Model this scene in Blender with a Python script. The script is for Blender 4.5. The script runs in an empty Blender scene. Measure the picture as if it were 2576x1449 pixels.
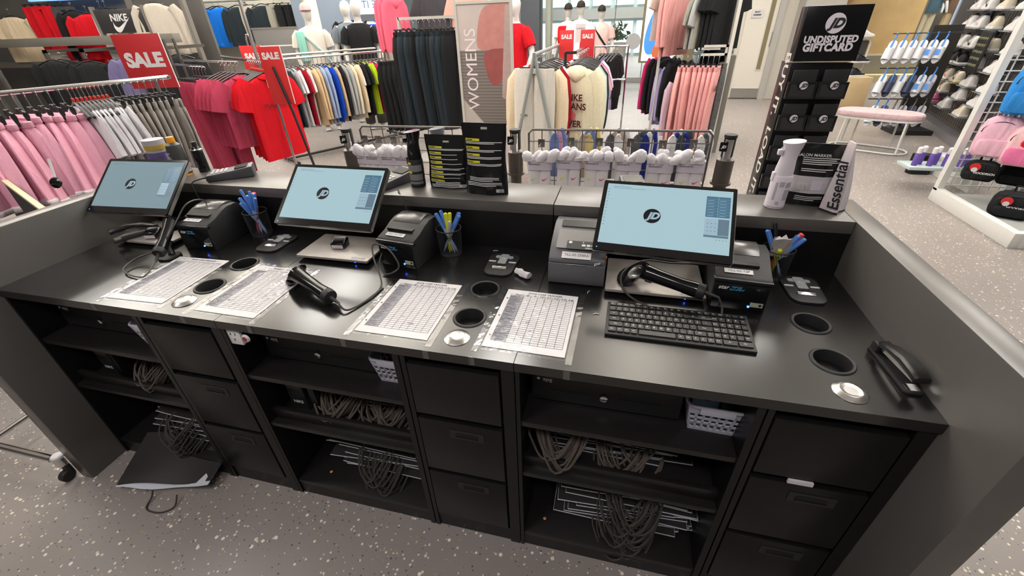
import bpy, bmesh, math, random
from mathutils import Vector, Matrix
random.seed(7)
PI = math.pi
SC = bpy.context.scene
COL = SC.collection
# ---------------------------------------------------------------- camera
def look(yaw, pitch, roll, loc, f_px, w_px=2576):
    fwd = Vector((math.sin(yaw)*math.cos(pitch), math.cos(yaw)*math.cos(pitch), math.sin(pitch)))
    right = Vector((math.cos(yaw), -math.sin(yaw), 0)); up = right.cross(fwd)
    c, s = math.cos(roll), math.sin(roll)
    r2 = c*right + s*up; u2 = -s*right + c*up
    m = Matrix((r2, u2, -fwd)).transposed().to_4x4(); m.translation = loc
    cd = bpy.data.cameras.new('camera'); cd.sensor_width = 36; cd.lens = 36*f_px/w_px
    cd.clip_start = .02; cd.clip_end = 200
    o = bpy.data.objects.new('camera', cd); COL.objects.link(o); o.matrix_world = m
    SC.camera = o
look(-.2579, -.5613, -.0371, (1.9902, -.7639, 1.5568), 1073.1)
# ---------------------------------------------------------------- light
w = bpy.data.worlds.new('world'); SC.world = w; w.use_nodes = True
w.node_tree.nodes['Background'].inputs[0].default_value = (.93, .96, 1, 1)
w.node_tree.nodes['Background'].inputs[1].default_value = .22
SC.view_settings.view_transform = 'Standard'; SC.view_settings.look = 'None'
SC.view_settings.exposure = .1; SC.view_settings.gamma = 1; SC.view_settings.use_curve_mapping = False
def area(name, loc, sx, sy, power, col=(1, .96, .9), rot=(0, 0, 0)):
    l = bpy.data.lights.new(name, 'AREA'); l.shape = 'RECTANGLE'; l.size = sx; l.size_y = sy
    l.energy = power; l.color = col
    o = bpy.data.objects.new(name, l); COL.objects.link(o); o.location = loc; o.rotation_euler = rot
    return o
LAMPS = [(-4.2, 2.2), (-4.2, 6), (-1.6, .2), (-1.6, 3.4), (-1.6, 6.8), (1.0, 2.2), (1.0, 5.2), (1.0, 8.6),
         (3.6, 1.2), (3.6, 4.2), (3.6, 7.6), (6.0, 3.2), (6.2, 6.6)]
for i, (x, y) in enumerate(LAMPS):
    area('ceiling_lamp', (x, y, 3.28), .5, 1.5, 31)
for i, (x, y) in enumerate([(.3, -1.5), (2.2, -1.7)]):
    area('ceiling_lamp', (x, y, 3.28), 1.2, .4, 32, (1, .95, .93))  # unseen pair behind the camera, power set to brighten the front floor
for x in (-6, -3.2, -.4, 2.4, 5.4):
    for y in (3.2, 7.2):
        area('added_uplight', (x, y, 2.7), .3, 2.6, 128 if x < 2 else 84, (1, .96, .9), (PI, 0, 0))  # unseen uplights added to brighten the ceiling that worktop and ledge reflect
for x, y in ((-1, 16), (2, 19), (7, 11), (10, 12)):
    area('mall_fill', (x, y, 5.2), 2.5, 2.5, 420, (.95, 1, .98))  # unseen area lights added to brighten the mall beyond the glass
SC.cycles.max_bounces = 5; SC.cycles.diffuse_bounces = 3; SC.cycles.glossy_bounces = 3; SC.cycles.transparent_max_bounces = 6; SC.cycles.transmission_bounces = 2
# ---------------------------------------------------------------- materials
MT = {}
def mat(name, col, rough=.5, metal=0, var=.08, scale=40, bump=0, spec=.5, emit=None, estr=0, trans=0, alpha=1, coat=0):
    """procedural material: the colour is broken up by a noise texture, with an optional noise bump"""
    if name in MT: return MT[name]
    m = bpy.data.materials.new(name); m.use_nodes = True; nt = m.node_tree; b = nt.nodes['Principled BSDF']
    tc = nt.nodes.new('ShaderNodeTexCoord'); nz = nt.nodes.new('ShaderNodeTexNoise'); nz.inputs['Scale'].default_value = scale
    nz.inputs['Detail'].default_value = 3
    nt.links.new(tc.outputs['Object'], nz.inputs['Vector'])
    mx = nt.nodes.new('ShaderNodeMix'); mx.data_type = 'RGBA'
    mx.inputs[6].default_value = (*[c*(1-var) for c in col], 1); mx.inputs[7].default_value = (*[min(1, c*(1+var)) for c in col], 1)
    nt.links.new(nz.outputs['Fac'], mx.inputs[0]); nt.links.new(mx.outputs[2], b.inputs['Base Color'])
    b.inputs['Roughness'].default_value = rough; b.inputs['Metallic'].default_value = metal
    b.inputs['Specular IOR Level'].default_value = spec
    if bump:
        bp = nt.nodes.new('ShaderNodeBump'); bp.inputs['Strength'].default_value = bump; bp.inputs['Distance'].default_value = .004
        nt.links.new(nz.outputs['Fac'], bp.inputs['Height']); nt.links.new(bp.outputs[0], b.inputs['Normal'])
    if emit: b.inputs['Emission Color'].default_value = (*emit, 1); b.inputs['Emission Strength'].default_value = estr
    if trans: b.inputs['Transmission Weight'].default_value = trans
    if alpha < 1: b.inputs['Alpha'].default_value = alpha
    if coat: b.inputs['Coat Weight'].default_value = coat
    MT[name] = m; return m
def S(r, g, b):
    """sRGB 0-255 to linear"""
    return tuple((c/255/12.92 if c/255 <= .04045 else ((c/255+.055)/1.055)**2.4) for c in (r, g, b))
def fab(name, rgb, var=.1, bump=.25, scale=60, rough=.9):
    """cloth: fine weave plus long vertical drape folds as bump, shifted per object"""
    if name in MT: return MT[name]
    m = mat(name, S(*rgb), rough, var=var, bump=bump, scale=scale, spec=.15); nt = m.node_tree; N = nt.nodes; Lk = nt.links.new
    oi = N.new('ShaderNodeObjectInfo'); tc = N.new('ShaderNodeTexCoord'); mp = N.new('ShaderNodeMapping'); mp.inputs['Scale'].default_value = (11, 11, 1.7)
    ml = N.new('ShaderNodeMath'); ml.operation = 'MULTIPLY'; ml.inputs[1].default_value = 37; Lk(oi.outputs['Random'], ml.inputs[0])
    cx = N.new('ShaderNodeCombineXYZ'); Lk(ml.outputs[0], cx.inputs[0]); Lk(cx.outputs[0], mp.inputs['Location']); Lk(tc.outputs['Object'], mp.inputs[0])
    nz = N.new('ShaderNodeTexNoise'); nz.inputs['Scale'].default_value = 1; nz.inputs['Detail'].default_value = 2; nz.inputs['Distortion'].default_value = .6; Lk(mp.outputs[0], nz.inputs[0])
    bp = N.new('ShaderNodeBump'); bp.inputs['Strength'].default_value = .75; bp.inputs['Distance'].default_value = .035; Lk(nz.outputs['Fac'], bp.inputs['Height'])
    old = [n for n in N if n.type == 'BUMP' and n != bp]
    if old: Lk(bp.outputs[0], old[0].inputs['Normal'])
    else: Lk(bp.outputs[0], N['Principled BSDF'].inputs['Normal'])
    return m
def pla(name, rgb, rough=.4, var=.05, **k): return mat(name, S(*rgb), rough, var=var, **k)
BLACK = mat('black_laminate', (.0065, .0062, .0064), .36, var=.25, scale=90, spec=.3)
TOPM = mat('black_worktop_laminate', (.0075, .0072, .0072), .19, var=.3, scale=12, spec=.75)
CHAR = mat('charcoal_laminate', S(88, 85, 82), .32, spec=.7, var=.03, scale=120)
SHELFM = mat('black_shelf_board', (.010, .009, .009), .36, var=.3, scale=60)
BPL = mat('black_plastic', (.011, .011, .012), .33, var=.15)
BPLM = mat('matt_black_plastic', (.012, .012, .013), .55, var=.15, bump=.04, scale=200)
BGL = mat('glossy_black_plastic', (.006, .006, .007), .12, var=.1)
CHROME = mat('chrome', (.75, .75, .76), .13, 1, var=.03)
STEEL = mat('brushed_steel', (.5, .49, .47), .33, 1, var=.06, scale=150)
GUNM = mat('grey_metal', S(95, 92, 88), .38, .6, var=.06)
SILV = mat('silver_plastic', S(168, 166, 163), .38, .3, var=.04)
DSILV = mat('dark_silver', S(158, 152, 147), .36, .3, var=.05)
WHITE = pla('white_plastic', (226, 224, 226), .45)
PAPER = pla('white_paper', (208, 206, 208), .7)
INK = mat('black_print', (.012, .012, .014), .6)
WPR = pla('white_print', (222, 222, 222), .6)
RUB = mat('black_rubber', (.014, .014, .014), .6)
ROPE = mat('dark_rope', S(84, 75, 68), .8, var=.35, scale=180, bump=.3)
ROPEB = mat('black_rope', S(60, 57, 54), .8, var=.3, scale=180, bump=.3)
WIRE = mat('grey_wire', S(98, 94, 90), .4, .5, var=.05)
WFRAME = pla('white_powder_coat', (214, 214, 210), .45)
# ---------------------------------------------------------------- geometry helpers
class G:
    """collects vertices and faces; T is the current transform"""
    def __init__(s): s.v = []; s.f = []; s.T = Matrix.Identity(4)
    def at(s, x=0, y=0, z=0, rx=0, ry=0, rz=0, sc=1):
        s.T = Matrix.Translation((x, y, z)) @ Matrix.Rotation(rz, 4, 'Z') @ Matrix.Rotation(ry, 4, 'Y') @ Matrix.Rotation(rx, 4, 'X') @ Matrix.Scale(sc, 4)
        return s
    def add(s, vs, fs):
        n = len(s.v); s.v += [tuple(s.T @ Vector(p)) for p in vs]; s.f += [tuple(i+n for i in q) for q in fs]; return s
    def box(s, x0, x1, y0, y1, z0, z1):
        return s.add([(x0,y0,z0),(x1,y0,z0),(x1,y1,z0),(x0,y1,z0),(x0,y0,z1),(x1,y0,z1),(x1,y1,z1),(x0,y1,z1)],
                     [(3,2,1,0),(4,5,6,7),(0,1,5,4),(1,2,6,5),(2,3,7,6),(3,0,4,7)])
    def cbox(s, cx, cy, cz, sx, sy, sz): return s.box(cx-sx/2,cx+sx/2,cy-sy/2,cy+sy/2,cz-sz/2,cz+sz/2)
    def quad(s, *p): return s.add(p, [tuple(range(len(p)))])
    def loft(s, rings, cap0=True, cap1=True, closed=False):
        n = len(rings[0]); vs = [p for r in rings for p in r]; fs = []
        m = len(rings)
        for a in range(m if closed else m-1):
            b = (a+1) % m
            for i in range(n):
                j = (i+1) % n; fs.append((a*n+i, a*n+j, b*n+j, b*n+i))
        if not closed:
            if cap0: fs.append(tuple(range(n-1, -1, -1)))
            if cap1: fs.append(tuple((m-1)*n+i for i in range(n)))
        return s.add(vs, fs)
    def tube(s, pts, r, n=6, closed=False):
        pts = [Vector(p) for p in pts]; m = len(pts); rings = []; nrm = None
        for i, p in enumerate(pts):
            a = pts[(i-1) % m] if (closed or i > 0) else p; b = pts[(i+1) % m] if (closed or i < m-1) else p
            t = (b-a)
            t = t.normalized() if t.length > 1e-9 else Vector((0, 0, 1))
            if nrm is None:
                nrm = t.orthogonal().normalized()
            else:
                nrm = (nrm - t*nrm.dot(t)); nrm = nrm.normalized() if nrm.length > 1e-6 else t.orthogonal().normalized()
            bn = t.cross(nrm); rr = r[i] if isinstance(r, (list, tuple)) else r
            rings.append([p + rr*(math.cos(2*PI*k/n)*nrm + math.sin(2*PI*k/n)*bn) for k in range(n)])
        return s.loft(rings, closed=closed)
    def lathe(s, prof, n=20, cx=0, cy=0):
        return s.loft([[(cx+r*math.cos(2*PI*k/n), cy+r*math.sin(2*PI*k/n), z) for k in range(n)] for r, z in prof])
    def prism(s, poly, z0, z1):
        n = len(poly)
        return s.add([(x, y, z0) for x, y in poly] + [(x, y, z1) for x, y in poly],
                     [tuple(range(n-1, -1, -1)), tuple(range(n, 2*n))] + [(i, (i+1) % n, n+(i+1) % n, n+i) for i in range(n)])
    def flat(s, poly, z=0): return s.add([(x, y, z) for x, y in poly], [tuple(range(len(poly)))])
    def text(s, body, size, x=0, y=0, z=0, align='CENTER', bold=0, shear=0, space=1, sx=1, yalign='CENTER'):
        vs, fs = glyphs(body, bold, shear, space, align, yalign)
        return s.add([(x+p[0]*size*sx, y+p[1]*size, z) for p in vs], fs)
GC = {}
def glyphs(body, bold, shear, space, align, yalign):
    k = (body, bold, shear, space, align, yalign)
    if k not in GC:
        c = bpy.data.curves.new('glyph', 'FONT'); c.body = body; c.align_x = align; c.align_y = yalign; c.offset = bold; c.shear = shear
        c.space_character = space; c.resolution_u = 3; c.size = 1
        o = bpy.data.objects.new('glyph', c); COL.objects.link(o)
        me = o.to_mesh(); GC[k] = ([tuple(v.co) for v in me.vertices], [tuple(p.vertices) for p in me.polygons])
        o.to_mesh_clear(); bpy.data.objects.remove(o); bpy.data.curves.remove(c)
    return GC[k]
def rr(w, h, r, n=4, cx=0, cy=0):
    r = min(r, w/2-1e-5, h/2-1e-5); out = []
    for sx, sy, a0 in ((1, 1, 0), (-1, 1, PI/2), (-1, -1, PI), (1, -1, 1.5*PI)):
        for i in range(n+1):
            a = a0 + PI/2*i/n; out.append((cx+sx*(w/2-r)+r*math.cos(a), cy+sy*(h/2-r)+r*math.sin(a)))
    return out
def circ(r, n=24, cx=0, cy=0): return [(cx+r*math.cos(2*PI*i/n), cy+r*math.sin(2*PI*i/n)) for i in range(n)]
def spline(pts, k=6, closed=False):
    """Catmull-Rom through points"""
    P = [Vector(p) for p in pts]; n = len(P); out = []
    for i in range(n if closed else n-1):
        p0 = P[(i-1) % n] if closed or i else P[0]; p1 = P[i]; p2 = P[(i+1) % n]; p3 = P[(i+2) % n] if closed or i+2 < n else P[-1]
        for j in range(k):
            t = j/k
            out.append(.5*((2*p1)+(p2-p0)*t+(2*p0-5*p1+4*p2-p3)*t*t+(3*p1-p0-3*p2+p3)*t**3))
    if not closed: out.append(P[-1])
    return out
def mesh(name, g, smooth=35, bevel=0, segs=2):
    me = bpy.data.meshes.new(name); me.from_pydata(g.v, [], g.f)
    bm = bmesh.new(); bm.from_mesh(me)
    bmesh.ops.recalc_face_normals(bm, faces=bm.faces)
    if bevel:
        es = [e for e in bm.edges if len(e.link_faces) == 2 and e.calc_face_angle(0) > .5]
        bmesh.ops.bevel(bm, geom=es, offset=bevel, segments=segs, affect='EDGES', profile=.5, clamp_overlap=True)
    bm.to_mesh(me); bm.free()
    if smooth:
        me.shade_smooth(); me.set_sharp_from_angle(angle=math.radians(smooth))
    return me
def link(name, me, m=None, parent=None):
    o = bpy.data.objects.new(name, me); COL.objects.link(o)
    if me and m and not me.materials: me.materials.append(m)
    elif me and m and me.materials[0] != m:
        o.material_slots[0].link = 'OBJECT'; o.material_slots[0].material = m
    if parent: o.parent = parent
    return o
def part(name, g, m, parent, bevel=0, label=None, smooth=35, stuff=False):
    o = link(name, g if isinstance(g, bpy.types.Mesh) else mesh(name, g, smooth, bevel), m, parent)
    if label: o['label'] = label
    if stuff: o['kind'] = 'stuff'
    return o
def tag(o, label, cat, group=None):
    o['label'] = label; o['category'] = cat
    if group: o['group'] = group
    return o
def thing(name, label, cat, loc=(0, 0, 0), rz=0, group=None):
    o = bpy.data.objects.new(name, None); COL.objects.link(o); o.location = loc; o.rotation_euler = (0, 0, rz)
    o.empty_display_size = .05
    return tag(o, label, cat, group)
def one(name, g, m, label, cat, loc=(0, 0, 0), rz=0, group=None, bevel=0, smooth=35):
    o = link(name, g if isinstance(g, bpy.types.Mesh) else mesh(name, g, smooth, bevel), m)
    o.location = loc; o.rotation_euler = (0, 0, rz); return tag(o, label, cat, group)
def struct(name, g, m, parent=None, bevel=0, smooth=35):
    o = link(name, mesh(name, g, smooth, bevel), m, parent); o['kind'] = 'structure'; return o
def copy_tree(o, parent=None):
    c = o.copy(); COL.objects.link(c); c.parent = parent
    for ch in o.children: copy_tree(ch, c)
    return c
ORD = 'first second third fourth fifth sixth seventh eighth ninth tenth eleventh twelfth thirteenth fourteenth fifteenth sixteenth seventeenth eighteenth nineteenth twentieth'.split()
TENS = {2: 'twenty', 3: 'thirty', 4: 'forty', 5: 'fifty'}
def nth(i):
    n = i+1
    if n <= 20: return ORD[n-1]
    t, u = divmod(n, 10)
    return TENS[t]+'-'+ORD[u-1] if u else TENS[t][:-1]+'ieth'
def logo(g, R, x=0, y=0, z=0):
    """JD monogram letters sized for a disc of radius R"""
    g.text('J', R*1.25, x-R*.36, y-R*.02, z, bold=.055, shear=.32)
    return g.text('D', R*1.25, x+R*.28, y-R*.02, z, bold=.055, shear=.32)
def swoosh(g, L, x=0, y=0, z=0):
    """curved tick, L wide"""
    top = [(0, .06), (.05, -.10), (.16, -.17), (.32, -.13), (1, .27)]; bot = [(.30, -.34), (.12, -.40), (.0, -.30), (-.05, -.14)]
    p = spline([(-.02, .10, 0), (.02, -.08, 0), (.12, -.17, 0), (.30, -.14, 0), (1, .26, 0)], 4) + spline([(.34, -.32, 0), (.16, -.42, 0), (.0, -.36, 0), (-.07, -.18, 0)], 4)
    return g.flat([(x+q.x*L, y+q.y*L) for q in p], z)
# ================================================================ SETTING: floor, ceiling
from mathutils.geometry import tessellate_polygon
def floor_material():
    m = bpy.data.materials.new('speckled_grey_vinyl'); m.use_nodes = True; nt = m.node_tree; N = nt.nodes; Lk = nt.links.new
    b = N['Principled BSDF']; tc = N.new('ShaderNodeTexCoord')
    def speck(scale, thr, pick, off):
        mp = N.new('ShaderNodeMapping'); mp.inputs['Location'].default_value = off; Lk(tc.outputs['Object'], mp.inputs[0])
        mp.inputs['Rotation'].default_value = (0, 0, off[0])
        v = N.new('ShaderNodeTexVoronoi'); v.inputs['Scale'].default_value = scale; Lk(mp.outputs[0], v.inputs['Vector'])
        sp = N.new('ShaderNodeSeparateColor'); Lk(v.outputs['Color'], sp.inputs[0])
        sz = N.new('ShaderNodeMath'); sz.operation = 'MULTIPLY'; sz.inputs[1].default_value = thr; Lk(sp.outputs[1], sz.inputs[0])
        a = N.new('ShaderNodeMath'); a.operation = 'LESS_THAN'; Lk(v.outputs['Distance'], a.inputs[0]); Lk(sz.outputs[0], a.inputs[1])
        c = N.new('ShaderNodeMath'); c.operation = 'GREATER_THAN'; c.inputs[1].default_value = pick; Lk(sp.outputs[0], c.inputs[0])
        d = N.new('ShaderNodeMath'); d.operation = 'MULTIPLY'; Lk(a.outputs[0], d.inputs[0]); Lk(c.outputs[0], d.inputs[1]); return d
    nz = N.new('ShaderNodeTexNoise'); nz.inputs['Scale'].default_value = 1.3; nz.inputs['Detail'].default_value = 6; Lk(tc.outputs['Object'], nz.inputs[0])
    base = N.new('ShaderNodeMix'); base.data_type = 'RGBA'; Lk(nz.outputs['Fac'], base.inputs[0])
    base.inputs[6].default_value = (*S(130, 123, 120), 1); base.inputs[7].default_value = (*S(148, 141, 137), 1)
    cur = base.outputs[2]
    for sc, th, pk, off, colr in ((80, .42, .74, (0, 0, 0), S(214, 202, 184)), (52, .36, .78, (.7, 3.1, 0), S(228, 218, 204)), (110, .4, .82, (1.9, 1, 0), S(84, 80, 80)), (70, .36, .88, (2.6, 5, 0), S(170, 142, 112))):
        s = speck(sc, th, pk, off); mx = N.new('ShaderNodeMix'); mx.data_type = 'RGBA'
        Lk(s.outputs[0], mx.inputs[0]); Lk(cur, mx.inputs[6]); mx.inputs[7].default_value = (*colr, 1); cur = mx.outputs[2]
    Lk(cur, b.inputs['Base Color']); b.inputs['Roughness'].default_value = .38; b.inputs['Specular IOR Level'].default_value = .4
    return m
struct('floor', G().box(-12, 14, -4, 24, -.05, 0), floor_material())
struct('wall_rear', G().box(-9, 9, -3.3, -3.2, 0, 3.35), pla('stock_wall_grey', (96, 94, 94), .6))
struct('wall_left', G().box(-9.4, -9.3, -3.3, 8.5, 0, 3.35), pla('side_wall_grey', (110, 108, 106), .6))
struct('ceiling', G().box(-12, 8, -4, 13, 3.32, 3.4), pla('white_ceiling', (222, 218, 210), .8))
Z0, XL, YD, ZT, ZTH, YE, YB = .846, 2.681, .596, 1.024, .039, -.138, .795   # worktop height, length, depth; ledge top, ledge thickness; side ends; ledge back
MODS = (0, .893, 1.787)
# ================================================================ COUNTER
for nm, lb, x0, x1 in (('left', 'charcoal side panel closing the counter beside the pink shorts rack', -.062, 0), ('right', 'charcoal side panel closing the counter beside the stapler', XL, XL+.062)):
    t = thing('counter_side_panel', lb, 'counter panel', ((x0+x1)/2, .3, 0))
    part('panel', G().box(x0-(x0+x1)/2, x1-(x0+x1)/2, YE-.3, YB-.3, 0, ZT), CHAR, t, bevel=.0015)
t = thing('counter_upstand', 'black upstand and outer panel along the back of the worktop', 'counter panel', (1.3, YD+.03, 0))
for a, b in ((0, 1.787), (1.789, XL)):
    part('upstand_panel', G().box(a+.0008-1.3, b-.0008-1.3, -.029, -.013, 0, ZT-ZTH), BLACK, t)
    part('outer_panel', G().box(a+.0008-1.3, b-.0008-1.3, .145, .16, 0, ZT-ZTH), CHAR, t)
t = thing('counter_ledge', 'raised charcoal ledge running behind the three screens', 'counter top', (1.3, .7, ZT))
part('ledge_board', G().box(.001-1.3, 1.786-1.3, YD-.7, YB-.7, -ZTH, 0), CHAR, t, bevel=.0015)
part('ledge_board', G().box(1.789-1.3, XL-.001-1.3, YD-.7, YB-.7, -ZTH, 0), CHAR, t, bevel=.0015)
HOLES = [[(.722+m, .306), (.722+m, .154)] for m in (0, .899, 1.806)]
def holed(g, x0, x1, y0, y1, z0, z1, holes, r, n=28):
    rings = [[Vector((x0, y0, 0)), Vector((x1, y0, 0)), Vector((x1, y1, 0)), Vector((x0, y1, 0))]] + [[Vector((cx+r*math.cos(-2*PI*i/n), cy+r*math.sin(-2*PI*i/n), 0)) for i in range(n)] for cx, cy in holes]
    flat = [p for q in rings for p in q]; tri = tessellate_polygon(rings)
    g.add([(p.x, p.y, z1) for p in flat], tri); g.add([(p.x, p.y, z0) for p in flat], [t[::-1] for t in tri])
    for q in rings:
        k = len(q); g.add([(p.x, p.y, z0) for p in q]+[(p.x, p.y, z1) for p in q], [(i, (i+1) % k, k+(i+1) % k, k+i) for i in range(k)])
    return g
wt = thing('worktop', 'long glossy black worktop with paired round cable holes', 'worktop', (1.3, .3, Z0))
for i, x0 in enumerate(MODS):
    x1 = (MODS+(XL,))[i+1]
    g = G().at(-1.3, -.3, -Z0); holed(g, x0+.0009, x1-.0009, -.006, YD, Z0-.028, Z0, HOLES[i], .041)
    part('worktop_panel', g, TOPM, wt, smooth=20)
    for cx, cy in HOLES[i]:
        o = part('cable_grommet', G().lathe([(.0395, -.05), (.0395, .001), (.0405, .003), (.046, .0035), (.0485, .001), (.0485, .0002), (.042, .0002), (.042, -.05)], 32), BPLM if (i == 2 or cy < .2) else BPL, wt)
        o.location = (cx-1.3, cy-.3, 0)
# shelf bays and drawer stacks
SH = .628
def shelf_bay(x0, label):
    t = thing('shelf_unit', label, 'shelf unit', (x0, 0, 0)); w = .574
    part('side_panel', G().box(.001, .012, 0, .56, 0, Z0-.029), BLACK, t)
    part('side_panel', G().box(w-.018, w, 0, .56, 0, Z0-.029), BLACK, t)
    part('back_panel', G().box(.012, w-.018, .548, .56, .05, Z0-.03), BLACK, t)
    part('shelf', G().box(.012, w-.018, .004, .548, SH-.018, SH), SHELFM, t, bevel=.001)
    part('shelf', G().box(.012, w-.018, .004, .548, .388, .404), SHELFM, t, bevel=.001)
    part('shelf_lip', G().box(.012, w-.018, .03, .045, .404, .448), SHELFM, t, bevel=.001)
    part('shelf', G().box(.012, w-.018, .004, .548, .062, .078), SHELFM, t, bevel=.001)
    part('kick_board', G().box(.012, w-.018, .006, .022, 0, .062), BLACK, t)
    return t
BAYN = ('open black shelf unit below the leftmost screen', 'open black shelf unit below the middle screen', 'open black shelf unit below the keyboard')
DRN = ('black drawer stack below the first pair of tracker sheets', 'black drawer stack below the middle pair of cable holes', 'black drawer stack below the stapler')
def drawer_stack(x0, w, label, tab=False):
    t = thing('drawer_unit', label, 'drawer unit', (x0, 0, 0))
    part('frame_side', G().box(.002, .016, 0, .56, 0, Z0-.029), BLACK, t)
    part('frame_side', G().box(w-.036, w-.002, 0, .56, 0, Z0-.029), BLACK, t)
    part('inner_board', G().box(.016, w-.036, .02, .56, .06, Z0-.03), BLACK, t)
    part('kick_board', G().box(.016, w-.036, .006, .022, 0, .07), BLACK, t)
    a, b = .02, w-.042
    part('flap_panel', G().box(a, b, -.003, .014, .60, .79), BLACK, t, bevel=.0015)
    for z0, z1 in ((.345, .578), (.082, .325)):
        d = part('drawer', G().box(a, b, -.003, .014, z0, z1), BLACK, t, bevel=.0015)
        zc = z1-.045; hx = (a+b)/2+.02
        g = G().at(hx, -.0035, zc, rx=PI/2)
        fr = rr(.105, .036, .003, 2); inn = rr(.07, .014, .006, 4)
        g.prism(fr, 0, .0012); part('handle_plate', g, BPLM, d)
        g = G().at(hx, -.0052, zc, rx=PI/2); g.prism(inn, 0, .0006); part('handle_recess', g, mat('dark_recess', (.002, .002, .002), .6), d)
        g = G().at(hx, -.0058, zc-.009, rx=PI/2); g.prism(rr(.07, .004, .0018, 2), 0, .003); part('handle_lip', g, BPL, d)
    if tab: part('paper_tab', G().box(.10, .155, -.006, .0, .583, .595), PAPER, t)
    return t
bays = [shelf_bay(x, BAYN[i]) for i, x in enumerate(MODS)]
draws = [drawer_stack(x+.576, .318, DRN[i], i == 2) for i, x in enumerate(MODS)]
# ================================================================ WORKTOP EQUIPMENT
def screen_mat():
    return mat('lit_screen', S(46, 52, 54), .07, var=.03, scale=3, emit=S(164, 194, 203), estr=.9)
SCR = screen_mat(); SCRB = mat('lit_screen_dark_blue', S(20, 30, 36), .2, emit=S(72, 112, 136), estr=.9, var=.1, scale=80)
SCRL = mat('lit_screen_pale', S(46, 52, 54), .2, emit=S(150, 178, 194), estr=.9, var=.05, scale=80)
SCRG = mat('lit_screen_grey', S(30, 34, 38), .2, emit=S(96, 120, 136), estr=.9)
SCRK = mat('lit_screen_black', (.006, .007, .009), .2)
LED = mat('blue_led', (.02, .05, .6), .3, emit=(.03, .12, 1), estr=9)
def monitor(x, y, z, rz, tilt, bx, by, bw, bd, label, bezel_l=.012, SCR=SCR):
    t = thing('till_screen', label, 'screen', (bx, by, Z0))
    W, H = .365, .235
    hd = thing('screen_head', '', '', (0, 0, 0)); del hd['category']; del hd['label']
    hd.parent = t; hd.matrix_local = Matrix.Translation((x-bx, y-by, z-Z0)) @ Matrix.Rotation(rz, 4, 'Z') @ Matrix.Rotation(PI/2-tilt, 4, 'X')
    hd.name = 'display'
    part('back_shell', G().prism(rr(W, H, .006), -.02, -.006), STEEL, hd, bevel=.002)
    part('bezel', G().prism(rr(W, H, .005), -.006, 0), BGL, hd)
    x0, x1, y0, y1 = -W/2+bezel_l, W/2-.010, -H/2+.024, H/2-.011; w_, h_ = x1-x0, y1-y0
    part('lit_panel', G().flat([(x0, y0), (x1, y0), (x1, y1), (x0, y1)], .0004), SCR, hd)
    g = G()
    def R(g, u0, u1, v0, v1, z=.0007): g.flat([(x0+u0*w_, y0+v0*h_), (x0+u1*w_, y0+v0*h_), (x0+u1*w_, y0+v1*h_), (x0+u0*w_, y0+v1*h_)], z)
    R(g, .805, .985, .565, .90); part('menu_block', g, SCRB, hd)
    g = G()
    for k in range(1, 7): R(g, .805, .985, .565+k*.048, .567+k*.048, .0009)
    R(g, .894, .896, .565, .90, .0009)
    for k in range(6):
        for u in (.815, .905): R(g, u, u+.05, .588+k*.048, .594+k*.048, .0009)
    part('menu_lines', g, SCRL, hd)
    g = G(); R(g, .805, .985, .29, .54); part('keypad_block', g, SCRL, hd)
    g = G(); R(g, .905, .985, .29, .54, .0009); R(g, .805, .985, .25, .285)
    for k in range(3):
        for j in range(3): R(g, .825+j*.027, .832+j*.027, .34+k*.06, .352+k*.06, .0009)
    part('keypad_marks', g, SCRG, hd)
    g = G()
    for k in range(4): g.flat(circ(.0013, 8, x0+(.90+k*.024)*w_, y0+.215*h_), .0008)
    for k in range(12): g.flat(circ(.0016, 8, x0+.018*w_, y0+(.30+k*.055)*h_), .0008)
    R(g, .05, .20, .952, .958); R(g, .05, .32, .925, .930)
    part('status_dots', g, SCRG, hd)
    lg = part('logo_disc', G().flat(circ(.0235, 40, x0+.40*w_, y0+.50*h_), .0007), SCRK, hd)
    part('logo_letters', logo(G(), .0235, x0+.40*w_, y0+.50*h_, .0011), SCRL, lg)
    part('power_light', G().at(-W/2+.012, -H/2+.009, .0006).flat(circ(.0015, 8)), LED, hd)
    part('side_trim', G().box(W/2-.0005, W/2+.0015, -H/2+.004, H/2-.004, -.016, -.004), STEEL, hd)
    # stand
    g = G().prism(rr(bw, bd, .006), .012, .021); part('base_plate', g, DSILV, t, bevel=.0015)
    part('base_foot', G().prism(rr(bw-.03, bd-.03, .006, cy=.006), 0, .012), BPLM, t)
    p = hd.matrix_local @ Vector((0, -.02, -.018)); q = Vector((p.x*.6, .03, .02))
    r = []
    for c, wd, th in ((q, .088, .03), (q.lerp(p, .5)+Vector((0, -.004, 0)), .08, .026), (p, .074, .022)):
        r.append([(c.x-wd/2, c.y-th/2, c.z), (c.x+wd/2, c.y-th/2, c.z), (c.x+wd/2, c.y+th/2, c.z), (c.x-wd/2, c.y+th/2, c.z)])
    part('neck', G().loft(r), SILV, t, bevel=.002)
    part('base_label', G().box(bw/2-.07, bw/2-.018, -bd/2+.008, -bd/2+.022, .0212, .0216), PAPER, t)
    part('base_label_text', G().at(bw/2-.044, -bd/2+.015, .0219).text('NOW-TILL-05', .0075), INK, t)
    part('base_light', G().at(bw/2-.055, -bd/2+.012, .007).box(-.002, .002, -.003, -.001, -.001, .003), LED, t)
    return t
monitor(.19, .45, 1.06, .06, .877, .19, .45, .27, .19, 'till touch screen furthest left, pink shorts mirrored in it', SCR=mat('lit_screen_dim', S(40, 44, 46), .05, var=.03, scale=3, emit=S(124, 148, 156), estr=.9))
monitor(1.05, .44, 1.071, -.008, .89, 1.035, .46, .285, .18, 'till touch screen in the middle, behind the loose scanner')
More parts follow.
